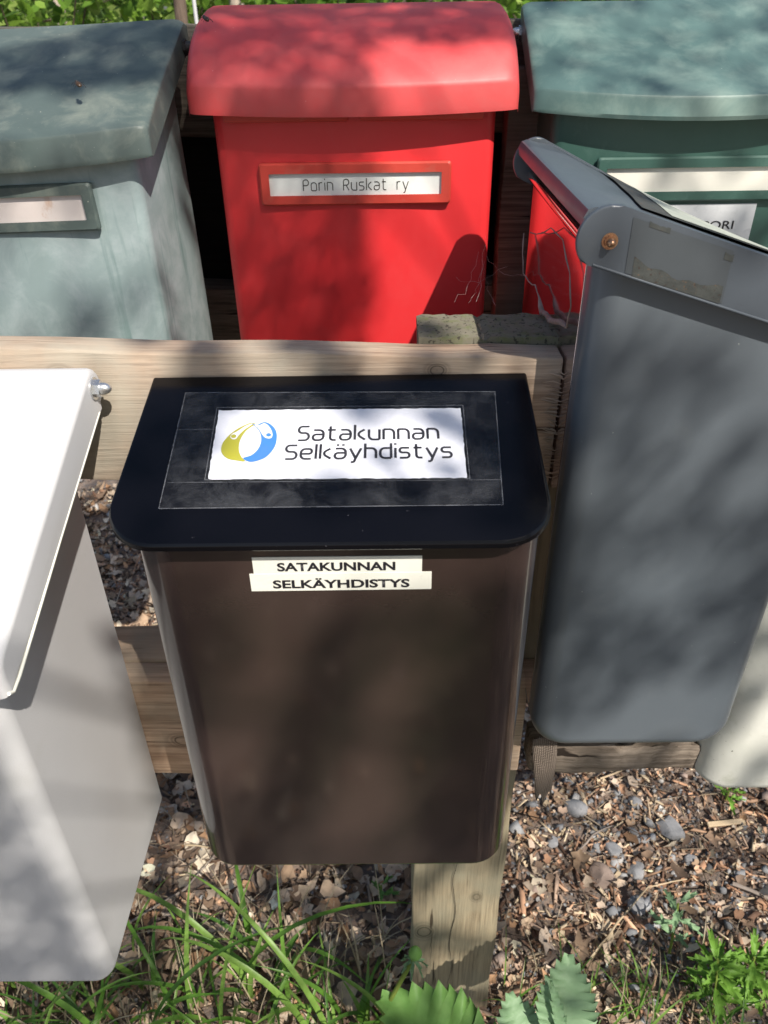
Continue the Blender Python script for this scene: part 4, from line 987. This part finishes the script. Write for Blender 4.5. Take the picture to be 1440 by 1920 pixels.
def leaf_blade(name, L, W, mat, parent, base, direction, upv, teeth=11, droop=0.25, fold=0.25, tooth=0.35):
    """serrated leaf blade growing from base along direction"""
    bm = bmesh.new(); d = Vector(direction).normalized(); u_ = Vector(upv).normalized(); s = d.cross(u_).normalized(); u_ = s.cross(d)
    n_ = teeth * 2; rows = []; b0 = Vector(base)
    for i in range(n_ + 1):
        t = i / n_; wid = W / 2 * (math.sin(math.pi * min(1, t * 0.93 + 0.07) ** 0.72) ** 0.85 if t < 1 else 0)
        saw = wid * (1 + (tooth * 0.5 if i % 2 else -tooth * 0.35)) if 0 < i < n_ else wid * 0.6
        c = b0 + d * (L * t) - Vector((0, 0, 1)) * (droop * L * t * t)
        fwd = d * (L / n_ * (1.5 if i % 2 else 0))
        row = []
        for q in (-1, -0.5, 0, 0.5, 1):
            h = abs(q) * saw * fold - (0.03 * saw if abs(q) == 0.5 else 0) + 0.004 * math.sin(i * 1.6 + q * 3) * (abs(q) > 0)
            row.append(bm.verts.new(c + s * (q * saw) + u_ * h + fwd * abs(q)))
        rows.append(row)
    for a, b_ in zip(rows[:-1], rows[1:]):
        for q in range(4): bm.faces.new((a[q], a[q + 1], b_[q + 1], b_[q]))
    return obj(name, bm, mat, parent, 180)
def stem_tube(pts, r, parent, mat):
    bm = bmesh.new(); tube_into(bm, pts, [r * (1 - 0.4 * i / len(pts)) for i in range(len(pts))], 7); return obj('stem', bm, mat, parent, 60)

def nettle(loc, H, leaves, lab, mat):
    t = thing('nettle_plant', lab, 'nettle', (*loc, float(hgt(*loc))))
    stem_tube([(0, 0, -0.02), (0.006, 0, H * 0.5), (0, 0.003, H)], 0.004, t, MAT['stem'])
    for (z, az, L, W, el, dr) in leaves:
        d = (math.cos(R(az)) * math.cos(R(el)), math.sin(R(az)) * math.cos(R(el)), math.sin(R(el)))
        leaf_blade('leaf', L, W, mat, t, (0, 0, z), d, (0, 0, 1) if abs(el) < 60 else (0, -1, 0.3), 10, dr, 0.22, 0.17)
    return t
nettle((0.135, 0.53), 0.36, [(0.355, 150, 0.19, 0.145, 14, 0.12), (0.345, 330, 0.13, 0.08, 5, 0.3), (0.27, 60, 0.12, 0.08, 10, 0.2), (0.27, 240, 0.12, 0.08, 0, 0.3)], 'nettle with broad mid-green toothed leaf in front of the wooden post', MAT['nettle'])
nettle((0.215, 0.55), 0.34, [(0.335, 105, 0.10, 0.085, 30, 0.1), (0.33, 280, 0.10, 0.07, 5, 0.3), (0.24, 20, 0.08, 0.055, 10, 0.3)], 'small dull green nettle right beside the post foot', MAT['nettle_blue'])
nettle((0.272, 0.56), 0.38, [(0.375, 80, 0.135, 0.095, 42, 0.1), (0.375, 110, 0.105, 0.022, 55, 0.05), (0.36, 270, 0.11, 0.07, 5, 0.3), (0.28, 180, 0.08, 0.055, 10, 0.3)], 'tall bluish-green nettle with upright jagged leaf', MAT['nettle_blue'])
# dandelion bud
dd = thing('dandelion', 'closed dandelion bud on a yellow-green stalk left of the post', 'dandelion', (-0.035, 0.60, float(hgt(-0.035, 0.60))))
stem_tube([(0, 0, 0), (0.0, 0.01, 0.2), (0.02, 0.02, 0.36), (0.065, 0.035, 0.485)], 0.0052, dd, MAT['stem'])
bm = bmesh.new(); bmesh.ops.create_uvsphere(bm, u_segments=14, v_segments=10, radius=0.011)
for v_ in bm.verts: v_.co = Vector((v_.co.x * (1 - 0.25 * (v_.co.z > 0)), v_.co.y * (1 - 0.25 * (v_.co.z > 0)), v_.co.z * 1.5)) + Vector((0.068, 0.037, 0.502))
obj('bud', bm, MAT['nettle'], dd, 180)
for k in range(7):
    a = k * 0.9; leaf_blade('bract', 0.026, 0.006, MAT['nettle_blue'], dd, (0.066, 0.036, 0.488), (math.cos(a), math.sin(a), -0.6), (0, 0, 1), 3, 0.6, 0.1, 0.1)
# weeds with divided leaves at the right
def weed(loc, lab, n_leaf, size, mat, H, lean=(0, 0)):
    t = thing('weed_plant', lab, 'weed', (*loc, float(hgt(*loc))))
    stem_tube([(0, 0, -0.01), (lean[0] * 0.5, lean[1] * 0.5, H * 0.55), (lean[0], lean[1], H)], 0.0032, t, MAT['stem'])
    for k in range(n_leaf):
        f_ = 0.35 + 0.65 * k / max(1, n_leaf - 1); az = k * 2.4 + random.uniform(-.3, .3); el = random.uniform(0.15, 0.8)
        bp_ = Vector((lean[0] * f_, lean[1] * f_, H * f_)); d = Vector((math.cos(az) * math.cos(el), math.sin(az) * math.cos(el), math.sin(el)))
        L = size * random.uniform(0.6, 1.05); d = d.normalized()
        leaf_blade('leaf', L, L * random.uniform(0.22, 0.34), mat, t, bp_ + d * L * 0.12, d, (0, 0, 1), random.choice((3, 4, 5)), random.uniform(0.2, 0.6), 0.3, 0.55)
    return t
weed((0.655, 0.745), 'bright leafy weed with many small leaves at the lower right', 22, 0.07, MAT['weed'], 0.16, (-0.01, 0.04))
weed((0.735, 0.775), 'bushy bright green weed nearest the lower right corner', 22, 0.075, MAT['weed'], 0.13, (0.0, 0.03))
weed((0.60, 0.86), 'thin dull weed leaning over the bark chips', 9, 0.06, MAT['nettle_blue'], 0.14, (0.01, 0.05))
weed((0.86, 0.83), 'small pale weed at the right edge of the ground', 5, 0.06, MAT['weed'], 0.07)
weed((0.868, 1.255), 'tiny green seedling under the dirty white mailbox', 6, 0.05, MAT['weed'], 0.05)
weed((-0.03, 1.02), 'little green seedling in dry leaves left of the post', 4, 0.05, MAT['nettle'], 0.06)

# ------------------------------------------------------------------ small things on the boxes
# dry fibre loop and cobwebs by the glossy back panel
bm = bmesh.new(); LP = [(0.168, 1.00, 1.535), (0.150, 0.985, 1.515), (0.150, 0.965, 1.495), (0.158, 0.93, 1.493), (0.162, 0.89, 1.503), (0.160, 0.86, 1.497), (0.160, 0.835, 1.49), (0.163, 0.79, 1.497), (0.164, 0.745, 1.512), (0.169, 0.72, 1.515), (0.172, 0.715, 1.535), (0.172, 0.735, 1.562), (0.170, 0.78, 1.582), (0.170, 0.84, 1.578), (0.169, 0.92, 1.552), (0.168, 1.00, 1.537)]
Q = []
for a, b_ in zip(LP[:-1], LP[1:]):
    for t in (0, 0.5): Q.append(Vector(a).lerp(Vector(b_), t) + Vector((0, random.uniform(-1, 1), random.uniform(-1, 1))) * 0.002)
for q in Q: q.x = 0.1725 + (q.x - 0.165) * 0.15
n_ = len(Q); tube_into(bm, Q, [0.0006 + 0.0005 * math.sin(i * 1.7) ** 2 + (0.0022 if 11 <= i <= 17 else 0) - (0.0002 if i > 20 else 0) for i in range(n_)], 7)
tag(obj('fibre_loop', bm, MAT['nest'], None, 60), 'dried grey loop of fibre hanging on the glossy back panel', 'fibre')
bm = bmesh.new()
WB = [((0.1, 0.83, 1.505), (0.142, 1.132, 1.5)), ((0.075, 0.83, 1.505), (0.135, 1.132, 1.48)), ((0.12, 0.82, 1.505), (0.143, 1.135, 1.45)), ((0.09, 0.825, 1.505), (0.125, 1.0, 1.5)), ((0.15, 0.98, 1.5), (0.1, 1.132, 1.44)), ((0.143, 1.135, 1.47), (0.178, 0.95, 1.5))]
for a, b_ in WB:
    a, b_ = Vector(a), Vector(b_); pts = [a.lerp(b_, i / 8) - Vector((0, 0, 0.012 * math.sin(math.pi * i / 8))) + Vector((random.uniform(-1, 1), 0, random.uniform(-1, 1))) * 0.003 for i in range(9)]
    tube_into(bm, pts, [random.choice((0.00006, 0.00008, 0.00012)) for _ in pts], 4)
tag(obj('cobweb', bm, MAT['web'], None, None), 'dusty cobweb threads between post top and red mailbox', 'cobweb', kind='stuff')
# beetles on the pale green lid
for (x, y, z, lab) in ((-0.357, 1.022, 1.7020, 'brown beetle on the front slope of the pale green lid'), (-0.228, 1.17, 1.762, 'small brown beetle near the hinge of the pale green lid')):
    t = thing('beetle', lab, 'beetle', (x, y, z), (R(20), 0, R(35)), 'beetles on the lid')
    bm = bmesh.new(); bmesh.ops.create_uvsphere(bm, u_segments=12, v_segments=8, radius=1)
    for v_ in bm.verts: v_.co = Vector((v_.co.x * 0.0032, v_.co.y * 0.0058, v_.co.z * 0.0026 + 0.002))
    obj('shell', bm, MAT['bug'], t, 180)
    bm = bmesh.new(); bmesh.ops.create_uvsphere(bm, u_segments=10, v_segments=6, radius=0.0021)
    for v_ in bm.verts: v_.co += Vector((0, 0.0068, 0.0018))
    obj('head', bm, MAT['dark_iron'], t, 180)
    for sg in (-1, 1):
        for q in (-1, 0, 1):
            bm = bmesh.new(); tube_into(bm, [(sg * 0.002, q * 0.0028, 0.002), (sg * 0.005, q * 0.004, 0.0026), (sg * 0.0066, q * 0.005, 0)], 0.0003, 4); obj('leg', bm, MAT['dark_iron'], t, 60)

# ------------------------------------------------------------------ trees
def limb(bm, pts, r0, r1, seg=8):
    n_ = len(pts); tube_into(bm, pts, [r0 + (r1 - r0) * i / (n_ - 1) for i in range(n_)], seg)
FOL = [(0.10, 0.22, 0.025), (0.15, 0.30, 0.035), (0.07, 0.155, 0.022), (0.2, 0.36, 0.05), (0.12, 0.25, 0.03)]
FOLB = [(0.22, 0.38, 0.05), (0.28, 0.45, 0.07), (0.16, 0.30, 0.04), (0.36, 0.5, 0.12), (0.1, 0.2, 0.03)]

def background_tree(x, y, H, r, lab, bark, n_leaf, spread, low, pal, name='tree', lsize=0.12):
    t = thing(name, lab, 'tree', (x, y, float(hgt(x, y))), group='trees behind the mailboxes')
    bm = bmesh.new(); lx, ly = random.uniform(-.3, .3), random.uniform(-.3, .3)
    trunk = [Vector((lx * (k / 8) ** 2 + 0.04 * math.sin(k * 1.3 + x), ly * (k / 8) ** 2, -0.2 + H * k / 8)) for k in range(9)]
    limb(bm, trunk, r, r * 0.25, 12); cl = []
    for k in range(16):
        f_ = low + (1 - low) * (k / 16) ** 1.1; p = Vector((lx * f_ * f_, ly * f_ * f_, H * f_)); az = k * 2.4; L = spread * (1.1 - 0.7 * f_) * random.uniform(0.7, 1.2)
        e = p + Vector((math.cos(az) * L, math.sin(az) * L, random.uniform(-0.1, 0.5) * L))
        limb(bm, [p, p.lerp(e, 0.5) + Vector((0, 0, 0.12 * L)), e], r * 0.3, r * 0.06, 6)
        cl += [(p.lerp(e, q), L * 0.42) for q in (0.55, 0.85, 1.05)]
    obj('trunk', bm, bark, t, 60)
    cs = rng.integers(0, len(cl), n_leaf); P = np.array([cl[i][0][:] for i in cs]) + rng.standard_normal((n_leaf, 3)) * np.array([cl[i][1] for i in cs])[:, None] * np.array([0.55, 0.55, 0.4])
    scatter('crown', T_LEAF, P, up_normals(n_leaf, 0.8), rng.uniform(0.7, 1.3, n_leaf) * lsize, pick(pal, n_leaf), MAT['leaf_green'], t, stretch=rng.uniform(0.9, 1.5, n_leaf))
    return t
background_tree(-4.75, 13.5, 9, 0.11, 'slim pinkish-barked tree showing above the pale green lid', MAT['bark_pale'], 1500, 1.9, 0.18, FOLB)
background_tree(-1.62, 7.2, 8, 0.062, 'dark-trunked tree above the gap beside the red lid', MAT['bark'], 1200, 1.7, 0.40, FOL)
background_tree(-1.66, 10.2, 8, 0.10, 'pale-barked tree just above the red lid corner', MAT['bark_pale'], 1200, 1.7, 0.4, FOLB)
background_tree(-7.5, 16.0, 10, 0.2, 'leafy tree beyond the left end of the boxes', MAT['bark'], 2200, 2.6, 0.10, FOLB)
background_tree(2.8, 15.0, 10, 0.2, 'tall leafy tree behind the deep green mailbox', MAT['bark'], 2000, 2.4, 0.12, FOL)
background_tree(0.2, 18.0, 11, 0.22, 'broad tree far behind the red mailbox', MAT['bark'], 2000, 2.6, 0.12, FOLB)
background_tree(7.6, 17.0, 10, 0.2, 'leafy tree beyond the right end of the boxes', MAT['bark'], 1600, 2.6, 0.12, FOL)
def shrub(x, y, w, h, n_leaf, lab, pal):
    t = thing('shrub', lab, 'shrub', (x, y, float(hgt(x, y))), group='shrubs behind the mailboxes')
    bm = bmesh.new(); tips = []
    for k in range(11):
        a = k * 2.4; L = w * random.uniform(0.3, 0.6); e = Vector((math.cos(a) * L, math.sin(a) * L, h * random.uniform(0.6, 1.0)))
        limb(bm, [Vector((0, 0, -0.05)), e * 0.5 + Vector((0, 0, 0.15)), e], 0.02, 0.006, 5); tips += [e, e * 0.8, e * 0.6]
    obj('stem', bm, MAT['bark'], t, 60)
    cs = rng.integers(0, len(tips), n_leaf); P = np.array([tips[i][:] for i in cs]) + rng.standard_normal((n_leaf, 3)) * np.array([w * .16, w * .16, h * .17])
    scatter('foliage', T_LEAF, P, up_normals(n_leaf, 0.8), rng.uniform(0.10, 0.2, n_leaf), pick(pal, n_leaf), MAT['leaf_green'], t, stretch=rng.uniform(0.9, 1.5, n_leaf))
for (x, y, w, h, n_, lab, pal) in ((-6.0, 9.5, 2.6, 2.5, 1500, 'bright green shrub seen above the far left of the pale lid', FOLB), (-3.6, 9.2, 2.2, 2.4, 1500, 'yellow-green shrub above the middle of the pale green lid', FOLB),
                                   (-2.9, 12.0, 2.4, 2.6, 1300, 'sunlit shrub behind the dark trunk', FOLB), (-0.6, 11.0, 2.6, 2.6, 1300, 'dense shrub behind the red mailbox', FOL),
                                   (2.6, 10.0, 2.8, 2.7, 1300, 'dark leafy shrub behind the deep green mailbox', FOL), (5.6, 10.5, 2.8, 2.6, 1200, 'leafy shrub far right behind the boxes', FOL),
                                   (-9.2, 12.5, 3.0, 2.8, 1200, 'big light green shrub far left', FOLB)):
    shrub(x, y, w, h, n_, lab, pal)
# the wood beyond, read as one mass
nW = 9000; aW = rng.uniform(-0.9, 0.9, nW); dW = rng.uniform(19, 34, nW)
PW = np.stack([np.sin(aW) * dW, np.cos(aW) * dW, np.abs(rng.uniform(0, 9, nW))], 1); PW[: nW // 2, 2] = rng.uniform(0, 3.2, nW // 2)
tag(scatter('distant_wood', T_LEAF, PW, rng.standard_normal((nW, 3)) + np.array([0, -0.8, 0.5]), rng.uniform(0.35, 0.8, nW), pick(FOLB + FOL, nW), MAT['leaf_green'], stretch=rng.uniform(0.9, 1.5, nW)), kind='stuff')
# slim white marker post beyond the rack
bm = bmesh.new(); prism(bm, [(math.cos(2 * math.pi * k / 16) * 0.009, math.sin(2 * math.pi * k / 16) * 0.009) for k in range(16)], 2, -0.2, 2.3)
o = obj('marker_pole', bm, MAT['white'], None, 30); o.location = (-0.885, 4.3, 0); tag(o, 'slim white pole standing behind the gap between pale green and red boxes', 'pole')

# ------------------------------------------------------------------ unseen tree: its leaves are set along sun rays to shape the shade
Sv = np.array(SUN[:]); Uv = np.cross((0, 0, 1.0), Sv); Uv /= np.linalg.norm(Uv); Vv = np.cross(Sv, Uv)
def uv(P): P = np.asarray(P, float); return np.stack([P @ Uv, P @ Vv], -1)
def inside(q, poly):
    poly = uv(poly); x, y = q[:, 0], q[:, 1]; r_ = np.zeros(len(q), bool); j = len(poly) - 1
    for i in range(len(poly)):
        xi, yi = poly[i]; xj, yj = poly[j]
        with np.errstate(divide='ignore', invalid='ignore'):
            r_ ^= ((yi > y) != (yj > y)) & (x < (xj - xi) * (y - yi) / (yj - yi) + xi)
        j = i
    return r_
# areas to be shaded: dense leaves are added up-sun of each polygon
SHADE = [
 [(-1.0, 1.055, 1.71), (-0.21, 1.06, 1.715), (-0.17, 1.28, 1.81), (-1.0, 1.28, 1.81)],
 [(-0.26, 1.14, 1.74), (-0.20, 1.11, 1.70), (-0.215, 1.14, 1.63), (-0.24, 1.14, 1.60), (-0.24, 1.14, 1.28), (-0.035, 1.14, 1.28), (-0.033, 1.14, 1.65), (-0.03, 1.11, 1.69), (-0.03, 1.148, 1.738), (0.19, 1.15, 1.74), (0.19, 1.30, 1.81), (-0.26, 1.30, 1.81)],
 [(-1.0, 0.473, 1.22), (-0.372, 0.473, 1.22), (-0.36, 0.473, 0.765), (-1.0, 0.473, 0.765)],
]
# places in full or nearly full sun: (polygon, share of leaves kept)
CLEAR = [
 ([(-0.02, 0.62, 0.3), (0.38, 0.62, 0.3), (0.38, 0.45, 0.5), (-0.02, 0.45, 0.5)], 0.1),
 ([(-0.55, 0.95, 0.05), (0.0, 0.95, 0.05), (0.0, 0.55, 0.2), (-0.55, 0.55, 0.2)], 0.35),
 ([(0.14, 0.655, 1.68), (0.5, 0.655, 1.58), (0.5, 0.667, 1.46), (0.16, 0.667, 1.52)], 0.12),
 ([(-0.35, 0.74, 1.3), (-0.35, 0.47, 1.25), (-0.35, 0.47, 0.80), (-0.35, 0.74, 0.80)], 0.0),
 ([(-0.16, 0.69, 1.45), (0.07, 0.69, 1.45), (0.07, 0.58, 1.42), (-0.16, 0.58, 1.42)], 0.15),
 ([(-0.018, 1.08, 1.69), (0.18, 1.08, 1.70), (0.18, 1.12, 1.728), (-0.018, 1.115, 1.726)], 0.0),
 ([(-0.018, 1.14, 1.665), (0.18, 1.14, 1.665), (0.17, 1.14, 1.30), (-0.018, 1.14, 1.30)], 0.0),
 ([(-1.05, 0.80, 1.52), (-0.24, 0.80, 1.52), (-0.24, 0.36, 1.28), (-1.05, 0.36, 1.28)], 0.0),
 ([(-0.36, 0.737, 1.50), (-0.24, 0.737, 1.49), (-0.24, 0.737, 1.32), (-0.36, 0.737, 1.32)], 0.02),
 ([(-0.75, 0.98, 1.63), (-0.25, 0.98, 1.65), (-0.25, 1.03, 1.70), (-0.75, 1.0, 1.70)], 0.1),
 ([(-0.75, 1.02, 1.62), (-0.28, 1.02, 1.62), (-0.28, 1.02, 1.36), (-0.75, 1.02, 1.36)], 0.4),
 ([(0.18, 1.07, 1.68), (0.75, 1.07, 1.68), (0.75, 1.28, 1.78), (0.18, 1.28, 1.78)], 0.35),
 ([(0.2, 1.12, 1.64), (0.7, 1.12, 1.64), (0.7, 1.12, 1.45), (0.2, 1.12, 1.45)], 0.2),
 ([(0.15, 0.66, 1.66), (0.5, 0.66, 1.55), (0.5, 1.03, 1.55), (0.15, 1.03, 1.66)], 0.25),
 ([(-0.72, 1.40, 0), (-0.44, 1.36, 0), (-0.28, 0.95, 0), (-0.5, 0.95, 0)], 0.1),
 ([(-1.3, 2.25, 0), (-0.6, 2.25, 0), (-0.6, 1.9, 0), (-1.3, 1.9, 0)], 0.05),
 ([(-0.17, 0.69, 1.45), (-0.03, 0.69, 1.45), (-0.05, 0.58, 1.42), (-0.17, 0.58, 1.42)], 0.05),
 ([(0.3, 1.7, 0), (1.5, 1.7, 0), (1.5, 0.7, 0), (0.22, 0.7, 0)], 0.05),
 ([(0.03, 0.77, 0.5), (0.21, 0.77, 0.5), (0.21, 0.77, 0.0), (0.03, 0.77, 0.0)], 0.35),
]
DARK = [
 ([(-1.5, 0.3, 0), (1.3, 0.3, 0), (1.3, -1.6, 0), (-1.5, -1.6, 0)], 1.3),
 ([(-0.95, 0.98, 0), (-0.5, 0.98, 0), (-0.5, 0.6, 0), (-0.95, 0.6, 0)], 0.9),
 ([(0.03, 0.77, 1.49), (0.2, 0.77, 1.49), (0.2, 0.73, 1.2), (0.16, 0.73, 1.2), (0.12, 0.73, 1.45)], 0.8),
]
STREAK = [                                                              # sunny gaps that fall as slanting streaks
 [(-0.64, -0.15, 0), (-0.42, -0.15, 0), (-0.22, -1.25, 0), (-0.52, -1.25, 0)],
 [(-0.24, 0.05, 0), (-0.02, 0.05, 0), (0.22, -0.9, 0), (-0.05, -0.9, 0)],
 [(-0.215, 0.54, 1.08), (-0.155, 0.54, 1.07), (-0.072, 0.54, 1.31), (-0.125, 0.54, 1.325)],
 [(-0.08, 0.54, 0.985), (-0.012, 0.54, 0.975), (0.038, 0.54, 1.235), (-0.012, 0.54, 1.25)],
 [(-0.13, 0.54, 1.40), (0.05, 0.54, 1.40), (0.05, 0.54, 1.325), (-0.13, 0.54, 1.325)],
 [(0.25, 0.667, 1.218), (0.306, 0.667, 1.206), (0.346, 0.667, 1.273), (0.283, 0.667, 1.27)],
 [(0.337, 0.667, 1.315), (0.394, 0.667, 1.351), (0.383, 0.667, 1.392), (0.334, 0.667, 1.352)],
 [(0.257, 0.667, 1.306), (0.292, 0.667, 1.316), (0.292, 0.667, 1.369), (0.265, 0.667, 1.353)],
 [(0.241, 0.667, 0.955), (0.414, 0.667, 0.963), (0.418, 0.667, 1.062), (0.322, 0.667, 1.087), (0.278, 0.667, 1.036)],
 [(0.295, 0.667, 1.384), (0.373, 0.667, 1.431), (0.362, 0.667, 1.471), (0.302, 0.667, 1.426)],
 [(-0.399, 1.02, 1.515), (-0.279, 1.02, 1.604), (-0.282, 1.02, 1.547), (-0.37, 1.02, 1.452)],
 [(-0.538, 1.02, 1.394), (-0.472, 1.02, 1.393), (-0.371, 1.02, 1.515), (-0.44, 1.02, 1.516)],
]
# even half-shade from added fine foliage: (polygon, optical depth)
FINE = [
 ([(-0.25, 0.54, 1.345), (0.15, 0.54, 1.345), (0.15, 0.54, 0.87), (-0.25, 0.54, 0.87)], 3.0),
 ([(0.155, 0.667, 1.55), (0.44, 0.667, 1.44), (0.45, 0.667, 1.20), (0.46, 0.667, 0.93), (0.17, 0.667, 0.93)], 1.5),
 ([(-0.95, 1.02, 1.60), (-0.28, 1.02, 1.60), (-0.27, 1.02, 1.36), (-0.95, 1.02, 1.36)], 0.55),
 ([(0.18, 1.07, 1.68), (0.75, 1.07, 1.68), (0.75, 1.28, 1.78), (0.18, 1.28, 1.78)], 0.4),
]
unseen_shade_tree = thing('unseen_shade_tree', 'unseen leafy tree with foliage placed to shade the mailboxes', 'tree', (3.7, -1.6, 0))
qs = np.stack([rng.uniform(-1.9, 1.9, 220000), rng.uniform(-1.6, 2.1, 220000)], 1)
# added leaf layer: dense, filling the areas to be shaded
msk = np.zeros(len(qs), bool)
for p in SHADE: msk |= inside(qs, p)
qa = qs[msk]; ta = rng.uniform(3.6, 4.6, len(qa))
area = 3.8 * 3.7 * msk.mean(); keepn = int(area * 15000); sel = rng.permutation(len(qa))[:keepn]; qa = qa[sel]; ta = ta[sel]
# upper crown: dappled
qb = np.stack([rng.uniform(-2.6, 2.6, 60000), rng.uniform(-2.4, 2.6, 60000)], 1)
pr_, al_ = 0.8 * qb[:, 0] - 0.6 * qb[:, 1], 0.6 * qb[:, 0] + 0.8 * qb[:, 1]
lump = 0.62 * np.sin(46 * pr_ + 1.6 * np.sin(8 * al_ + 1) + 0.4) + 0.5 * np.sin(17 * al_ + 7 * pr_ + 2) + 0.3 * np.sin(9 * qb[:, 0] - 13 * qb[:, 1])
w = np.clip(0.60 + 1.7 * lump, 0.0, 1.5)
for p, kf in CLEAR: w[inside(qb, p)] *= kf
for p, d in DARK: w[inside(qb, p)] = d
for p, d in FINE: w[inside(qb, p)] *= 0.05
def grow(p, f):
    c = np.mean(p, 0); return [tuple(c + (np.array(q) - c) * f) for q in p]
for p in STREAK: w[inside(qb, grow(p, 1.5))] = 0.0
for p in SHADE: w[inside(qb, p)] = 0.0
tau = np.zeros(len(qs))
for p, d in FINE: tau[inside(qs, p)] = d
for p in STREAK: tau[inside(qs, grow(p, 1.25))] = 0.0
qf = qs[rng.random(len(qs)) < tau * 5000 / (220000 / (3.8 * 3.7))]; tf_ = rng.uniform(4.2, 6.0, len(qf))
keep = rng.random(len(qb)) < w * (5.2 * 5.0 * 1500 / 60000)
qb = qb[keep]; tb = rng.uniform(3.9, 5.6, len(qb))
def place(q, t): return q[:, :1] * Uv + q[:, 1:] * Vv + t[:, None] * Sv
Pa, Pb, Pf = place(qa, ta), place(qb, tb), place(qf, tf_)
P = np.concatenate([Pa, Pb, Pf]); n_ = len(P)
nr = rng.standard_normal((n_, 3)) * 0.55 + Sv
sz = np.concatenate([rng.uniform(0.017, 0.025, len(Pa)), rng.uniform(0.04, 0.065, len(Pb)), rng.uniform(0.018, 0.03, len(Pf))])
org = np.array([3.7, -1.6, 0.0])
scatter('crown', T_LEAF, P - org, nr, sz, pick(FOL, n_), MAT['leaf_shade'], unseen_shade_tree, stretch=rng.uniform(1.0, 1.5, n_))
bm = bmesh.new()
limb(bm, [Vector((0, 0, -0.2)), Vector((0.02, 0, 1.5)), Vector((-0.1, -0.05, 3.2)), Vector((-0.35, -0.2, 4.8)), Vector((-0.8, -0.5, 6.3))], 0.19, 0.07, 12)
cen = []
for k in range(16):
    c = Pb[rng.integers(len(Pb))] - org; cen.append(c)
for k in range(9):
    cen.append(Pa[rng.integers(len(Pa))] - org)
for c in cen:
    c = Vector(c); h = min(max(c.z - 1.2 - 0.25 * c.xy.length, 1.9), 5.8); s = Vector((-0.1 - 0.05 * h, -0.03 * h, h)); mid = s.lerp(c, 0.55) + Vector((random.uniform(-.1, .1), random.uniform(-.1, .1), 0.25))
    limb(bm, [s, s.lerp(mid, 0.5) + Vector((0, 0, 0.1)), mid, mid.lerp(c, 0.6), c], 0.014, 0.0025, 6)
obj('trunk', bm, MAT['bark'], unseen_shade_tree, 60)
